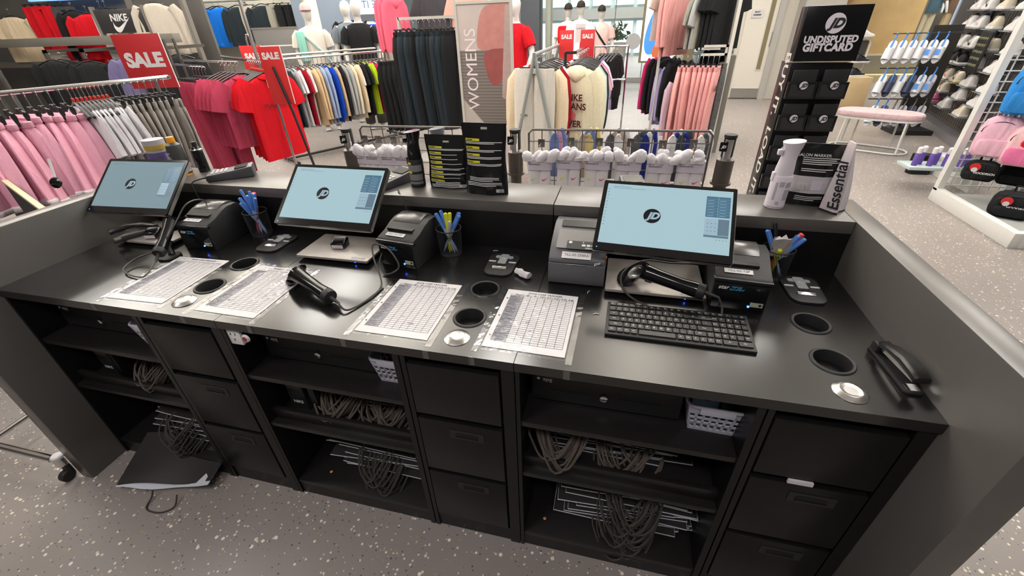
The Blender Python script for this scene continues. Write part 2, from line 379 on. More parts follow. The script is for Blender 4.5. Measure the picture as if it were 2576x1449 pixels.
monitor(2.127, .419, 1.069, -.08, .941, 2.127, .445, .285, .2, 'till touch screen furthest right, above the keyboard')
def receipt_printer(x, y, rz, lab, text, small):
    t = thing('receipt_printer', lab, 'receipt printer', (x, y, Z0), rz)
    W = .142
    prof = [(0, 0), (-.002, .098), (.008, .104), (.045, .112), (.085, .128), (.115, .136), (.16, .134), (.192, .116), (.2, .09), (.2, 0)]
    def ext(g, pr, x0, x1): return g.loft([[(x0, a, b) for a, b in pr], [(x1, a, b) for a, b in pr]])
    part('body', ext(G(), prof, -W/2, W/2), BPLM, t, bevel=.002)
    lid = [(.088, .130), (.115, .1395), (.14, .143), (.165, .139), (.188, .122), (.186, .118), (.15, .13), (.09, .124)]
    part('lid', ext(G(), lid, -W/2+.012, W/2-.026), mat('smoky_lid', S(74, 72, 70), .22), t, bevel=.001)
    part('paper_slot', G().at(0, 0, 0).box(-W/2+.014, W/2-.03, .046, .083, .113, .121), mat('dark_recess', (.002, .002, .002), .6), t)
    part('front_bar', G().box(-W/2-.002, W/2+.002, -.006, .012, .088, .099), BPL, t, bevel=.002)
    part('front_panel', G().box(-W/2+.004, W/2-.004, -.0042, 0, .006, .086), BGL, t, bevel=.001)
    lb = part('label', G().at(-.012, .026, .1095, rx=.2).box(-.036, .036, -.009, .009, 0, .0006), PAPER, t)
    part('label_text', G().at(-.012, .026, .1107, rx=.2).text(text, .011), INK, lb)
    part('maker_name', G().at(-W/2+.026, -.0046, .073, rx=PI/2).text('star', .017, bold=.02, shear=.2), WPR, t)
    part('model_name', G().at(-W/2+.058, -.0046, .075, rx=PI/2).text('TSP100', .0085, bold=.02, shear=.2).text('futurePRNT', .0075, .002, -.007, 0, bold=.02, shear=.2), mat('cyan_print', S(70, 165, 215), .5), t)
    st = part('sticker', G().box(W/2-.04, W/2-.008, -.0048, -.0042, .02, .034), pla('sticker_olive', (165, 168, 145), .6), t)
    part('sticker_mark', G().at(W/2-.015, -.0052, .027, rx=PI/2).flat(circ(.004, 12)), INK, st)
    part('light', G().lathe([(.0, 0), (.003, 0), (.003, .002), (0, .003)], 10), LED, t).matrix_local = Matrix.Translation((W/2-.043, -.0045, .02)) @ Matrix.Rotation(PI/2, 4, 'X')
    return t
receipt_printer(.462, .376, .02, 'black receipt printer with curved lid, right of the leftmost screen', 'TILL-03-TSP', '')
receipt_printer(1.288, .388, -.13, 'black receipt printer between the middle screen and a pen cup', 'TILL-04-TSP', '')
receipt_printer(2.346, .333, -.06, 'black receipt printer nearest the keyboard, right of the right screen', 'TILL-05-TSP', '')
def label_printer(x, y):
    t = thing('label_printer', 'grey desktop label printer with amber latches left of the right screen', 'label printer', (x, y, Z0))
    W, D = .172, .2; GR = pla('printer_grey', (92, 92, 96), .5, bump=.05, scale=300); LG = pla('printer_light_grey', (128, 126, 124), .5)
    def ext(g, pr, x0, x1): return g.loft([[(x0, a, b) for a, b in pr], [(x1, a, b) for a, b in pr]])
    part('body', ext(G(), [(0, .004), (-.004, .03), (-.002, .072), (0, .075), (D, .075), (D, .004)], -W/2, W/2), GR, t, bevel=.004)
    part('cover', ext(G(), [(-.002, .076), (0, .09), (.012, .1), (.05, .122), (.12, .148), (.15, .152), (D, .145), (D, .076)], -W/2, W/2), GR, t, bevel=.005)
    part('feet', G().box(-W/2+.006, W/2-.006, .006, D-.01, 0, .005), BPLM, t)
    a = math.atan2(.026, .07)
    cv = G().at(0, .052, .1232, rx=.356); cv.prism(rr(.135, .08, .006, cy=.012), 0, .0015); part('cover_plate', cv, LG, t)
    part('window', G().at(0, .13, .1507, rx=.2).prism(rr(.125, .035, .003), 0, .0015), mat('dark_window', (.03, .03, .032), .12), t)
    cp = part('control_panel', G().at(.012, .038, .1197, rx=.356).prism(rr(.095, .034, .003), .0012, .0022), pla('panel_black', (44, 46, 48), .4), t)
    g = G().at(.012, .038, .1197, rx=.356)
    for k in range(3): g.prism(rr(.012, .009, .004, cx=.004+k*.0145, cy=-.001), .0022, .0034)
    g.prism(circ(.0055, 14, -.037, .009), .0022, .0034); part('buttons', g, pla('button_white', (205, 205, 205), .4), cp)
    part('panel_print', G().at(.012, .038, .1222, rx=.356).text('ZEBRA', .0075, .02, -.0125, bold=.01).flat(circ(.002, 8, .002, .011)), WPR, cp)
    lb = part('label', G().at(-.002, .0075, .1005, rx=.5).box(-.044, .044, -.012, .012, .0, .0008), PAPER, t)
    part('label_text', G().at(-.002, .0075, .1015, rx=.5).text('TILL-05-ZEBRA', .0125, sx=.92), INK, lb)
    part('paper_exit', G().box(-.03, .03, -.0055, -.003, .0745, .0765), STEEL, t)
    z = G().at(.06, -.0045, .083, rx=PI/2)
    for k in range(4): z.flat([(-.008+k*.004, -.004+k*.001), (-.004+k*.004, -.007+k*.002), (.0+k*.004, .0+k*.002), (-.004+k*.004, .004+k*.001)])
    part('emblem', z, WPR, t)
    for s in (-1, 1): part('release_latch', G().box(s*(W/2+.0005)-.0015, s*(W/2+.0005)+.0015, .03, .045, .066, .088), pla('amber', (222, 158, 40), .5), t)
label_printer(1.893, .382)
# ---- pen cups and pens
def pen_cup(x, y, label):
    t = thing('pen_cup', label, 'pen cup', (x, y, Z0)); r0, r1, h = .039, .044, .098
    MESHM = mat('wire_mesh', S(62, 62, 64), .45, .4)
    part('base', G().lathe([(0, 0), (r0, 0), (r0, .003), (0, .003)], 24), MESHM, t)
    part('rim', G().tube([(r1*math.cos(a*PI/14), r1*math.sin(a*PI/14), h) for a in range(28)], .0022, 6, True), BPLM, t)
    g = G()
    for s in (-1, 1):
        for k in range(40):
            g.tube([((r0+(r1-r0)*j/6)*math.cos(2*PI*k/40+s*j*.13), (r0+(r1-r0)*j/6)*math.sin(2*PI*k/40+s*j*.13), .002+h*j/6) for j in range(7)], .0006, 3)
    part('mesh_wall', g, MESHM, t, stuff=True)
    return t
PENB = pla('pen_blue', (84, 132, 208), .35); PENC = pla('pen_clear_blue', (150, 175, 215), .25); PENR = pla('pen_red', (205, 52, 44), .4); PENY = pla('highlighter_yellow', (205, 205, 50), .4)
GREYP = pla('pen_grey', (170, 168, 165), .4)
def pen(base, tip, kind, label):
    """a pen standing in a cup: base point at the foot, tip point at the top"""
    b, e = Vector(base), Vector(tip); L = (e-b).length; d = (e-b)/L
    t = thing('pen' if kind != 'h' else 'highlighter', label, 'pen')
    t.matrix_world = Matrix.Translation(b) @ d.to_track_quat('Z', 'Y').to_matrix().to_4x4()
    r, m1, m2 = {'b': (.0052, PENC, PENB), 'r': (.005, PAPER, PENR), 'R': (.0075, PENR, PENR), 'h': (.0062, PENY, PENY), 'k': (.004, BPL, BPL), 'g': (.005, GREYP, GREYP)}[kind]
    part('barrel', G().lathe([(.0008, 0), (r*.5, .008), (r, .02), (r, L*.7), (0, L*.7)], 8), m1, t)
    part('cap', G().lathe([(r*1.15, L*.62), (r*1.15, L-.003), (r*.7, L), (0, L)], 8), m2, t)
    if kind in 'bk': part('clip', G().box(-.0012, .0012, r*1.1, r*1.7, L*.66, L-.002), m2, t)
CUPS = [(.596, .545, 'wire mesh pen cup by the left printer, full of blue pens'), (1.428, .522, 'wire mesh pen cup right of the middle receipt printer'), (2.487, .552, 'wire mesh pen cup holding a grey rag behind the right receipt printer')]
PENS = [[(-.03, -.01, .155, 'b'), (-.036, .012, .178, 'b'), (-.012, .02, .172, 'b'), (.006, -.012, .168, 'b'), (.022, .0, .172, 'b'), (.034, -.012, .16, 'b'), (.006, .018, .168, 'R'), (-.02, -.022, .14, 'b')],
        [(-.034, .0, .15, 'b'), (-.024, .014, .155, 'b'), (-.006, .004, .152, 'h'), (.004, .012, .15, 'h'), (.036, .006, .155, 'b'), (.04, -.008, .152, 'b'), (.012, -.016, .132, 'g')],
        [(-.036, .008, .15, 'b'), (-.016, .03, .165, 'k'), (.032, -.004, .145, 'b'), (.04, .002, .148, 'R'), (.044, -.012, .14, 'b'), (-.004, -.02, .105, 'h')]]
KN = {'b': 'slim blue capped pen', 'R': 'fat red marker', 'h': 'yellow highlighter', 'k': 'thin black pen', 'g': 'grey pen'}
WH = ('in the left pen cup', 'in the middle pen cup', 'in the right pen cup')
for ci, (cx, cy, lb) in enumerate(CUPS):
    pen_cup(cx, cy, lb); cnt = {}
    for dx, dy, L, k in sorted(PENS[ci]):
        n = cnt.get(k, 0); cnt[k] = n+1; tot = sum(1 for p in PENS[ci] if p[3] == k)
        lab = (f'{nth(n)} {KN[k]} from the left {WH[ci]}' if tot > 1 else f'{KN[k]} standing {WH[ci]}')
        pen((cx-dx*.75, cy-dy*.5, Z0+.004), (cx+dx*1.25, cy+dy*1.2, Z0+L), k, lab)
g = G(); rnd = random.Random(4)
RG = [[(.022*math.cos(2*PI*k/10)*(1+.5*math.sin(3*k+j)), .012*math.sin(2*PI*k/10)*(1+.4*math.cos(2*k+j))-.01*j/3, .07+.022*j+.006*math.sin(2.3*k+j)) for k in range(10)] for j in range(4)]
one('cleaning_rag', g.loft(RG), fab('grey_rag', (165, 160, 158)), 'crumpled grey rag stuffed in the right pen cup', 'rag', (CUPS[2][0], CUPS[2][1], Z0))
# ---- detacher pads
def pad(x, y, rz, label):
    t = thing('tag_detacher_pad', label, 'tag detacher', (x, y, Z0), rz, 'tag detacher pads on the worktop')
    poly = rr(.1, .15, .03, 6); poly = [(a*(1+.9*b), b) for a, b in poly]
    part('plate', G().prism(poly, 0, .008), BPLM, t, bevel=.002)
    GP = pla('pad_grey', (142, 145, 148), .45)
    part('crown', G().at(0, .045, .008).prism(rr(.062, .018, .006), 0, .002).prism(rr(.03, .03, .008, cy=.004), 0, .003), GP, t)
    part('slide', G().at(0, .016, .008).prism(rr(.028, .04, .003), 0, .0035), pla('pad_light', (165, 167, 168), .3, metal=.3), t)
    part('slide_mark', G().at(0, .03, .0118).flat(circ(.002, 8, -.004, 0)).flat(circ(.002, 8, .004, 0)).flat(circ(.002, 8, 0, .005)), WPR, t)
    for s in (-1, 1): part('side_pill', G().at(s*.035, .012, .008).prism(rr(.026, .008, .004), 0, .0015), pla('pad_pill', (180, 182, 184), .4), t)
    part('tongue', G().at(0, -.012, .008).box(-.014, .014, -.012, .012, 0, .002), BPL, t)
    g = G().at(0, -.032, .008); g.loft([[(-.02, 0, 0), (.02, 0, 0), (.024, .008, .004), (-.024, .008, .004)], [(-.024, -.006, .001), (.024, -.006, .001), (.024, .004, .006), (-.024, .004, .006)]])
    part('scoop', g, CHROME, t, bevel=.001)
pad(.724, .472, 0, 'black tag detacher pad between the left pen cup and middle screen')
pad(1.633, .462, 0, 'black tag detacher pad left of the grey label printer')
pad(2.556, .475, 0, 'black tag detacher pad by the right side panel')
# ---- chrome magnet discs
for i, (x, y, lb) in enumerate(((.716, .062, 'steel magnetic disc between the two left tracker sheets'), (1.617, .06, 'steel magnetic disc between the two middle tracker sheets'), (2.528, .052, 'steel magnetic disc in front of the right cable holes'))):
    t = thing('detacher_magnet', lb, 'magnet', (x, y, Z0))
    part('rim', G().lathe([(0, 0), (.0345, 0), (.0345, .0015), (.024, .0085), (.0222, .009), (.0222, .006), (0, .006)], 40), mat('satin_steel', (.55, .54, .52), .3, 1, var=.05, scale=90), t)
    part('dish', G().lathe([(0, .0045), (.01, .005), (.021, .0082), (.021, .005), (0, .004)], 32), STEEL, t)
# ---- barcode scanners
def scanner(loc, rz, rx, label, cable, ry=0, sc=1.28):
    """handle along +x, head at origin end"""
    t = thing('barcode_scanner', label, 'barcode scanner')
    t.matrix_world = Matrix.Translation(loc) @ Matrix.Rotation(rz, 4, 'Z') @ Matrix.Rotation(ry, 4, 'Y') @ Matrix.Rotation(rx, 4, 'X') @ Matrix.Scale(sc, 4)
    def ring(cx, cy, cz, a, b, tilt, n=14): return [(cx+b*math.sin(2*PI*k/n)*math.sin(tilt), cy+a*math.cos(2*PI*k/n), cz+b*math.sin(2*PI*k/n)*math.cos(tilt)) for k in range(n)]
    hd = [ring(-.030, 0, -.034, .020, .016, 1.5), ring(-.024, 0, -.026, .032, .024, 1.4), ring(-.014, 0, -.014, .034, .027, 1.2), ring(-.002, 0, .002, .030, .026, .8), ring(.01, 0, .010, .022, .02, .3), ring(.02, 0, .008, .018, .017, .05)]
    part('head', G().loft(hd), BGL, t)
    part('window', G().loft([ring(-.0305, 0, -.0345, .0185, .0145, 1.5), ring(-.031, 0, -.0350, .0175, .0135, 1.5)]), mat('scanner_glass', (.05, .01, .012), .08), t)
    part('handle', G().loft([ring(.016, 0, .008, .019, .018, .05), ring(.05, 0, .004, .0165, .0165, 0), ring(.1, 0, 0, .0155, .0155, 0), ring(.125, 0, -.001, .0175, .0175, 0), ring(.132, 0, -.001, .017, .017, 0)]), BGL, t)
    part('end_cap', G().loft([ring(.132, 0, -.001, .0185, .0185, 0), ring(.148, 0, -.001, .0175, .0165, 0)]), BPLM, t, bevel=.001)
    part('trigger', G().box(.018, .034, -.006, .006, -.02, -.009), BPLM, t, bevel=.002)
    part('strain_relief', G().tube([(.146, 0, -.001), (.16, 0, -.002), (.178, 0, -.004)], [.0055, .0045, .003], 8), RUB, t)
    inv = t.matrix_world.inverted()
    part('cable', G().tube([inv @ Vector(p) for p in spline(cable, 8)], .0024, 6), mat('cable_grey', S(58, 56, 54), .45), t)
    return t
scanner((1.02, .212, Z0+.046), -.42, .45, ry=.1, label= 'black barcode scanner lying loose on the worktop before the middle screen',
        cable=[(1.225, .121, Z0+.021), (1.26, .112, Z0+.006), (1.29, .19, Z0+.004), (1.29, .26, Z0+.01), (1.235, .33, Z0+.06), (1.225, .36, Z0+.095), (1.28, .355, Z0+.085), (1.315, .34, Z0+.03), (1.27, .325, Z0+.006), (1.235, .36, Z0+.03), (1.225, .42, Z0+.05), (1.21, .52, Z0+.04)])
scanner((2.075, .378, Z0+.07), -.33, .35, ry=.06, label= 'black barcode scanner resting on the base of the right screen',
        cable=[(2.289, .305, Z0+.052), (2.30, .295, Z0+.03), (2.295, .275, Z0+.012), (2.25, .245, Z0+.018), (2.13, .275, Z0+.014), (2.05, .33, Z0+.02), (2.03, .39, Z0+.05), (2.09, .45, Z0+.07), (2.18, .47, Z0+.06), (2.27, .50, Z0+.05), (2.29, .55, Z0+.02)])
scanner((.37, .395, Z0+.11), -1.22, .2, 'black barcode scanner propped in its stand beside the leftmost screen',
        [(.434, .219, Z0+.028), (.45, .15, Z0+.008), (.34, .17, Z0+.01), (.32, .235, Z0+.02), (.40, .28, Z0+.05), (.44, .34, Z0+.12), (.445, .41, Z0+.17), (.42, .5, Z0+.15), (.40, .56, Z0+.08)], ry=.4, sc=1.15)
t = thing('scanner_stand', 'small black scanner stand beside the leftmost screen', 'stand', (.395, .30, Z0))
part('foot', G().prism(rr(.06, .07, .02), 0, .008), BPLM, t, bevel=.002)
part('stem', G().tube([(0, .01, .006), (-.01, .02, .03), (-.012, .035, .05)], [.012, .008, .01], 8), BPL, t)
# ---- little black dispensers with a label
for x, y, rz, lb, tx in ((1.02, .455, .12, 'small black gadget with a pink-lettered label on the middle screen base', 'ALL CASH TILL'), (.215, .40, .25, 'small black gadget with a white label on the leftmost screen base', 'ALL CASH TILL')):
    t = thing('label_gadget', lb, 'gadget', (x, y, Z0+.022), rz)
    part('case', G().loft([[(-.026, -.018, 0), (.026, -.018, 0), (.028, .022, 0), (-.028, .022, 0)], [(-.026, -.02, .018), (.026, -.02, .018), (.028, .022, .03), (-.028, .022, .03)], [(-.02, -.01, .027), (.02, -.01, .027), (.022, .016, .036), (-.022, .016, .036)]]), BGL, t, bevel=.003)
    l = part('label', G().box(-.021, .021, -.0215, -.0195, .003, .015), PAPER, t); part('label_text', G().at(0, -.0218, .009, rx=PI/2).text(tx, .0062), pla('pink_print', (190, 60, 110), .6), l)
# ---- staplers
def stapler(loc, rz, label):
    t = thing('stapler', label, 'stapler', loc, rz)
    part('base', G().prism(rr(.038, .16, .008), 0, .008), BPLM, t, bevel=.002)
    part('anvil', G().at(0, -.064, .008).prism(rr(.024, .022, .003), 0, .002), CHROME, t)
    part('magazine', G().loft([[(-.008, .06, .016), (.008, .06, .016), (.008, .06, .026), (-.008, .06, .026)], [(-.008, -.066, .026), (.008, -.066, .026), (.008, -.066, .036), (-.008, -.066, .036)]]), STEEL, t)
    arm = [(.068, .016, .030, .014), (.03, .034, .046, .017), (-.02, .040, .056, .018), (-.062, .038, .054, .018), (-.078, .034, .05, .016)]
    part('arm', G().loft([[(-w, y, a), (w, y, a), (w, y, b-.005), (w-.006, y, b), (-w+.006, y, b), (-w, y, b-.005)] for y, a, b, w in arm]), BPL, t, bevel=.0015)
    part('hinge', G().box(-.018, .018, .05, .074, .006, .03), BPLM, t, bevel=.003)
stapler((2.650, .148, Z0), .06, 'black stapler standing against the right side panel')
stapler((.135, .40, Z0+.021), -.5, 'black stapler lying on the leftmost screen base')
# ---- keyboard
t = thing('keyboard', 'black full-size computer keyboard with white key legends', 'keyboard', (2.18, .216, Z0), -.005)
KW, KD = .366, .142
part('case', G().loft([[(-KW/2, -KD/2, 0), (KW/2, -KD/2, 0), (KW/2, KD/2, 0), (-KW/2, KD/2, 0)], [(-KW/2, -KD/2, .008), (KW/2, -KD/2, .008), (KW/2, KD/2, .016), (-KW/2, KD/2, .016)]]), BPLM, t, bevel=.0015)
ROWS = [('Esc F1 F2 F3 F4 F5 F6 F7 F8 F9 F10 F11 F12 Prt Pse Ins Num * - Cal', [1]*20), ('` 1 2 3 4 5 6 7 8 9 0 - = Back~2 Home 7 8 9 +', None), ('Tab~1.5 Q W E R T Y U I O P [ ] \\~1.5 PgUp 4 5 6 -', None),
        ('Caps~1.75 A S D F G H J K L ; \' Enter~2.25 PgDn 1 2 3 Ent', None), ('Shift~2.25 Z X C V B N M , . / Shift~1.75 ^ End 0 00 . Del', None), ('Ctrl~1.25 FN Win Alt _~5.5 Alt Ctrl < v > End Ins~2 Del~2', None)]
kg = {}; leg = G(); U_ = (KW-.012)/20
for r, (row, _) in enumerate(ROWS):
    ks = [k.split('~') for k in row.split()]; tot = sum(float(k[1]) if len(k) > 1 else 1 for k in ks); u = (KW-.012)/tot; x = -KW/2+.006
    hh = .0205 if r else .015; yt = KD/2-.007-(0 if r == 0 else .0172+(r-1)*.0222)
    for k in ks:
        wd = (float(k[1]) if len(k) > 1 else 1)*u; key = (round(wd, 4), r == 0)
        if key not in kg:
            a, b = wd-.0022, hh-.002; kg[key] = mesh('key', G().loft([rr3 for rr3 in ([(px, py, 0) for px, py in rr(a, b, .002, 2)], [(px*.93, py*.9, .0035) for px, py in rr(a, b, .002, 2)])]), 40)
        cy = yt-hh/2; cz = .0085+.008*(cy+KD/2)/KD
        o = part('key', kg[key], BPL, t); o.location = (x+wd/2, cy, cz); o.rotation_euler = (.056, 0, 0)
        if k[0] != '_':
            leg.at(x+wd/2, cy, cz+.0037, rx=.056); leg.text(k[0], .0075 if len(k[0]) == 1 else .0045, -.001, .001, 0, bold=.01)
        x += wd
part('key_legends', leg, WPR, t)
# ---- tracker sheets in clear sleeves
def sleeve_mat(name, amt, strength):
    m = bpy.data.materials.new(name); m.use_nodes = True; nt = m.node_tree; N = nt.nodes; Lk = nt.links.new
    for n in list(N):
        if n.type != 'OUTPUT_MATERIAL': N.remove(n)
    tr = N.new('ShaderNodeBsdfTransparent'); gl = N.new('ShaderNodeBsdfGlossy'); gl.inputs['Roughness'].default_value = .1; mx = N.new('ShaderNodeMixShader'); mx.inputs[0].default_value = amt
    tc = N.new('ShaderNodeTexCoord'); nz = N.new('ShaderNodeTexNoise'); nz.inputs['Scale'].default_value = 26; nz.inputs['Detail'].default_value = 2; Lk(tc.outputs['Object'], nz.inputs[0])
    bp = N.new('ShaderNodeBump'); bp.inputs['Strength'].default_value = strength; bp.inputs['Distance'].default_value = .01; Lk(nz.outputs['Fac'], bp.inputs['Height']); Lk(bp.outputs[0], gl.inputs['Normal'])
    Lk(tr.outputs[0], mx.inputs[1]); Lk(gl.outputs[0], mx.inputs[2]); Lk(mx.outputs[0], N['Material Output'].inputs[0]); return m
SLV = sleeve_mat('clear_sleeve', .025, .25); SLVW = sleeve_mat('wrinkled_clear_sleeve', .06, .7); TAPE = sleeve_mat('clear_tape', .1, .3)
HWI = mat('pen_ink', S(40, 38, 44), .6); GRYB = pla('grey_print', (150, 150, 158), .7, var=.2, scale=900)
def scribble(g, x, y, L, h, seed, n=9):
    r = random.Random(seed); pts = [(x+L*i/n, y+h*r.uniform(-.5, .5), .0006) for i in range(n+1)]
    for a, b in zip(pts, pts[1:]):
        d = Vector(b)-Vector(a); nn = Vector((-d.y, d.x, 0)).normalized()*.0005
        g.quad(Vector(a)-nn, Vector(b)-nn, Vector(b)+nn, Vector(a)+nn)
def tracker(x, y, rz, label, wrinkled, seed, header=True):
    t = thing('tracker_sheet', label, 'paper sheet', (x, y, Z0), rz)
    W, H = .216, .279
    part('paper', G().box(0, W, 0, H, .0006, .0016), PAPER, t)
    g = G().at(0, 0, .0017)
    gx0, gx1, gy0, gy1, n = .056, .206, .028, .246, 25
    def ln(x0, y0, x1, y1, w=.00055): g.quad((x0-(w if x0 == x1 else 0), y0-(w if y0 == y1 else 0), .0002), (x1+(w if x0 == x1 else 0), y0-(w if y0 == y1 else 0), .0002), (x1+(w if x0 == x1 else 0), y1+(w if y0 == y1 else 0), .0002), (x0-(w if x0 == x1 else 0), y1+(w if y0 == y1 else 0), .0002))
    for k in range(n+1): ln(.016, gy0+(gy1-gy0)*k/n, gx1, gy0+(gy1-gy0)*k/n, .0006)
    for k in range(8): ln(gx0+(gx1-gx0)*k/7, gy0, gx0+(gx1-gx0)*k/7, gy1+.008)
    ln(.016, gy0, .016, gy1+.008); ln(.016, gy1+.008, gx1, gy1+.008)
    part('grid_lines', g, INK, t, smooth=0)
    part('name_column', G().at(0, 0, .0017).quad((.016, gy0, 0), (gx0, gy0, 0), (gx0, gy1, 0), (.016, gy1, 0)), GRYB, t)
    h = G().at(0, 0, .0019)
    r = random.Random(seed)
    for k in range(n):
        for q in range(2 if r.random() < .5 else 1): scribble(h, .018, gy0+(gy1-gy0)*(k+.5)/n, r.uniform(.018, .034), .005, seed*50+k+q*7, r.randint(5, 9))
    for k in range(6): scribble(h, gx0+(gx1-gx0)*r.random()*.9, gy0+(gy1-gy0)*(int(r.random()*n)+.5)/n, .008, .005, seed+k*3, 4)
    if header:
        h.text('Sept', .014, .04, gy1+.007, .0002, shear=.2)
        for k in range(7): h.text(str(8+k), .015, gx0+(gx1-gx0)*(k+.5)/7, gy1+.007, .0002, shear=.15)
    else:
        for k in range(7): scribble(h, gx0+(gx1-gx0)*(k+.15)/7, gy1+.005, .014, .007, seed+k, 6)
        for k in range(9): scribble(h, .03+k*.018, gy1+.018, .014, .007, seed*3+k, 6)
    part('handwriting', h, HWI, t, smooth=0)
    part('title', G().at(.118, .2665, .0019).text('SHOE CARE TRACKER', .0105, bold=.02), INK, t)
    for hx, hy in ((.009, .05), (.009, .14), (.009, .23)): part('punch_hole', G().at(hx, hy, .0018).flat(circ(.003, 10)), BLACK, t)
    # sleeve with gentle waves
    nx, ny = 12, 16; r = random.Random(seed+9); vs = []; fs = []
    for j in range(ny+1):
        for i in range(nx+1): vs.append((-.009+.236*i/nx, -.014+.306*j/ny, .0024+(.0015 if wrinkled else .0006)*(math.sin(i*1.9+j*.7)+math.sin(j*1.3-i*.8))*.5+(.001 if wrinkled else .0004)))
    for j in range(ny):
        for i in range(nx): a = j*(nx+1)+i; fs.append((a, a+1, a+nx+2, a+nx+1))
    part('clear_sleeve', G().add(vs, fs), SLVW if wrinkled else SLV, t)
    for bx, by, bw, bl, rot in ((-.012, .14, .016, .31, 0), (.228, .14, .016, .31, 0)):
        part('tape_strip', G().at(bx, by, .0012, rz=rot).box(-bw/2, bw/2, -bl/2-.008, bl/2, 0, .0003), TAPE, t)
        part('tape_end', G().box(bx-bw/2, bx+bw/2, -y-.0068, -y-.0062, -.026, .001), TAPE, t)
    return t
tracker(.44, .03, .03, 'paper tracker sheet furthest left, below the propped scanner', False, 3, False)
tracker(.787, .028, -.01, 'wrinkled glossy tracker sheet left of the loose scanner', True, 4, False)
tracker(1.326, .0335, -.003, 'shoe care tracker sheet below the middle receipt printer', False, 5)
tracker(1.690, .04, -.014, 'shoe care tracker sheet left of the keyboard', False, 6)
# crumpled scrap of paper
g = G(); rnd = random.Random(2)
g.loft([[(-.028+.014*j, .012*math.cos(2*PI*k/7)*(1+.4*rnd.uniform(-1, 1)), .012+.010*math.sin(2*PI*k/7)*(1+.4*rnd.uniform(-1, 1))) for k in range(7)] for j in range(5)])
one('paper_scrap', g, pla('scrap_paper', (205, 202, 205), .6), 'crumpled white paper scrap beside the middle cable hole', 'paper scrap', (1.72, .405, Z0), -.6)
for i, (x, y, rz, lb) in enumerate(((1.575, .56, .3, 'tiny curled white scrap behind the middle detacher pad'), (1.935, .34, 1.2, 'tiny white scrap below the grey label printer'), (1.96, .235, .2, 'tiny white thread left of the keyboard'))):
    one('paper_curl', G().tube([(0, 0, .0012), (.008, .003, .002), (.018, .001, .001)], .0011, 5), PAPER, lb, 'scrap', (x, y, Z0), rz)
# ================================================================ UNDER THE COUNTER
def cash_drawer(x, label, wid=.405):
    t = thing('cash_drawer', label, 'cash drawer', (x, .09, SH))
    part('case', G().box(-wid/2, wid/2, .012, .43, .004, .105), BPLM, t, bevel=.002)
    f = part('front', G().box(-wid/2+.004, wid/2-.004, 0, .014, .008, .103), BPLM, t, bevel=.0025)
    part('front_groove', G().box(-wid/2+.05, -.04, -.0008, .001, .052, .0535), mat('dark_recess', (.002, .002, .002), .6), f)
    part('front_groove', G().box(.04, wid/2-.05, -.0008, .001, .052, .0535), MT['dark_recess'], f)
    k = part('lock', G().at(0, 0, .052, rx=PI/2).lathe([(0, .012), (.008, .012), (.011, .01), (.0125, .002), (.0125, 0), (0, 0)], 20), CHROME, f)
    part('keyhole', G().at(0, -.0124, .052, rx=PI/2).box(-.001, .001, -.004, .004, 0, .0004), INK, k)
    part('maker_name', G().at(-wid/2+.047, -.0006, .087, rx=PI/2).text('apg', .019, bold=.01), WPR, f)
    part('emblem', G().at(-wid/2+.022, -.0006, .087, rx=PI/2).flat([(-.005, .0), (0, -.006), (.005, 0), (.0035, .004), (-.0035, .004)]), WPR, f)
    for s in (-1, 1): part('foot', G().box(s*(wid/2-.03)-.01, s*(wid/2-.03)+.01, .05, .07, 0, .004), RUB, t)
cash_drawer(2.012, 'black cash drawer below the keyboard, round chrome lock and white logo in front')
cash_drawer(1.125, 'black cash drawer under the middle tracker sheets')
cash_drawer(.225, 'black cash drawer in shadow under the leftmost tracker sheet')
BSK = pla('basket_grey', (178, 178, 190), .5)
def basket(x, y, rz, label, ww=.135, dd=.26):
    t = thing('plastic_basket', label, 'basket', (x, y, SH), rz); h = .098
    w0, d0, w1, d1 = ww*.8, dd*.88, ww, dd
    part('floor', G().box(-w0/2, w0/2, -d0/2, d0/2, 0, .003), BSK, t)
    g = G()
    def wall(a, b, n, top=.8):
        """lattice wall between bottom points a0,b0 and top points"""
        (a0, a1), (b0, b1) = [(Vector(p), Vector(q)) for p, q in (a, b)]
        def pt(u, v): return a0.lerp(b0, u).lerp(a1.lerp(b1, u), v)
        nrm = ((b0-a0).cross(a1-a0)).normalized()*.0012
        def bar(u0, u1, v0, v1):
            c = [pt(u0, v0), pt(u1, v0), pt(u1, v1), pt(u0, v1)]
            g.add([p-nrm for p in c]+[p+nrm for p in c], [(3,2,1,0),(4,5,6,7),(0,1,5,4),(1,2,6,5),(2,3,7,6),(3,0,4,7)])
        for v0, v1 in ((0, .12), (.30, .38), (.50, .58), (.70, 1)): bar(0, 1, v0, v1)
        for i in range(n+1): bar(max(0, i/n-.18/n), min(1, i/n+.18/n), .1, .75)
    B = [(-w0/2, -d0/2, 0), (w0/2, -d0/2, 0), (w0/2, d0/2, 0), (-w0/2, d0/2, 0)]; Tq = [(-w1/2, -d1/2, h), (w1/2, -d1/2, h), (w1/2, d1/2, h), (-w1/2, d1/2, h)]
    nm = []
    for i, n in ((0, 7), (1, 11), (2, 7), (3, 11)):
        g = G(); wall((B[i], Tq[i]), (B[(i+1) % 4], Tq[(i+1) % 4]), n); part('lattice_wall', g, BSK, t, smooth=0)
    part('rim', G().tube([(px, py, h+.001) for px, py in rr(w1+.006, d1+.006, .02, 4)], .0045, 8, True), BSK, t)
    part('handle_lip', G().box(-w1*.3, w1*.3, -d1/2-.008, -d1/2-.002, h-.02, h+.002), BSK, t, bevel=.002)
    return t
basket(2.292, .19, -.03, 'pale grey lattice basket under the right cable holes, holding a box')
basket(1.398, .185, 0, 'pale grey lattice basket under the middle tracker sheet')
basket(.50, .175, 0, 'pale grey lattice basket half hidden under the leftmost tracker sheet')
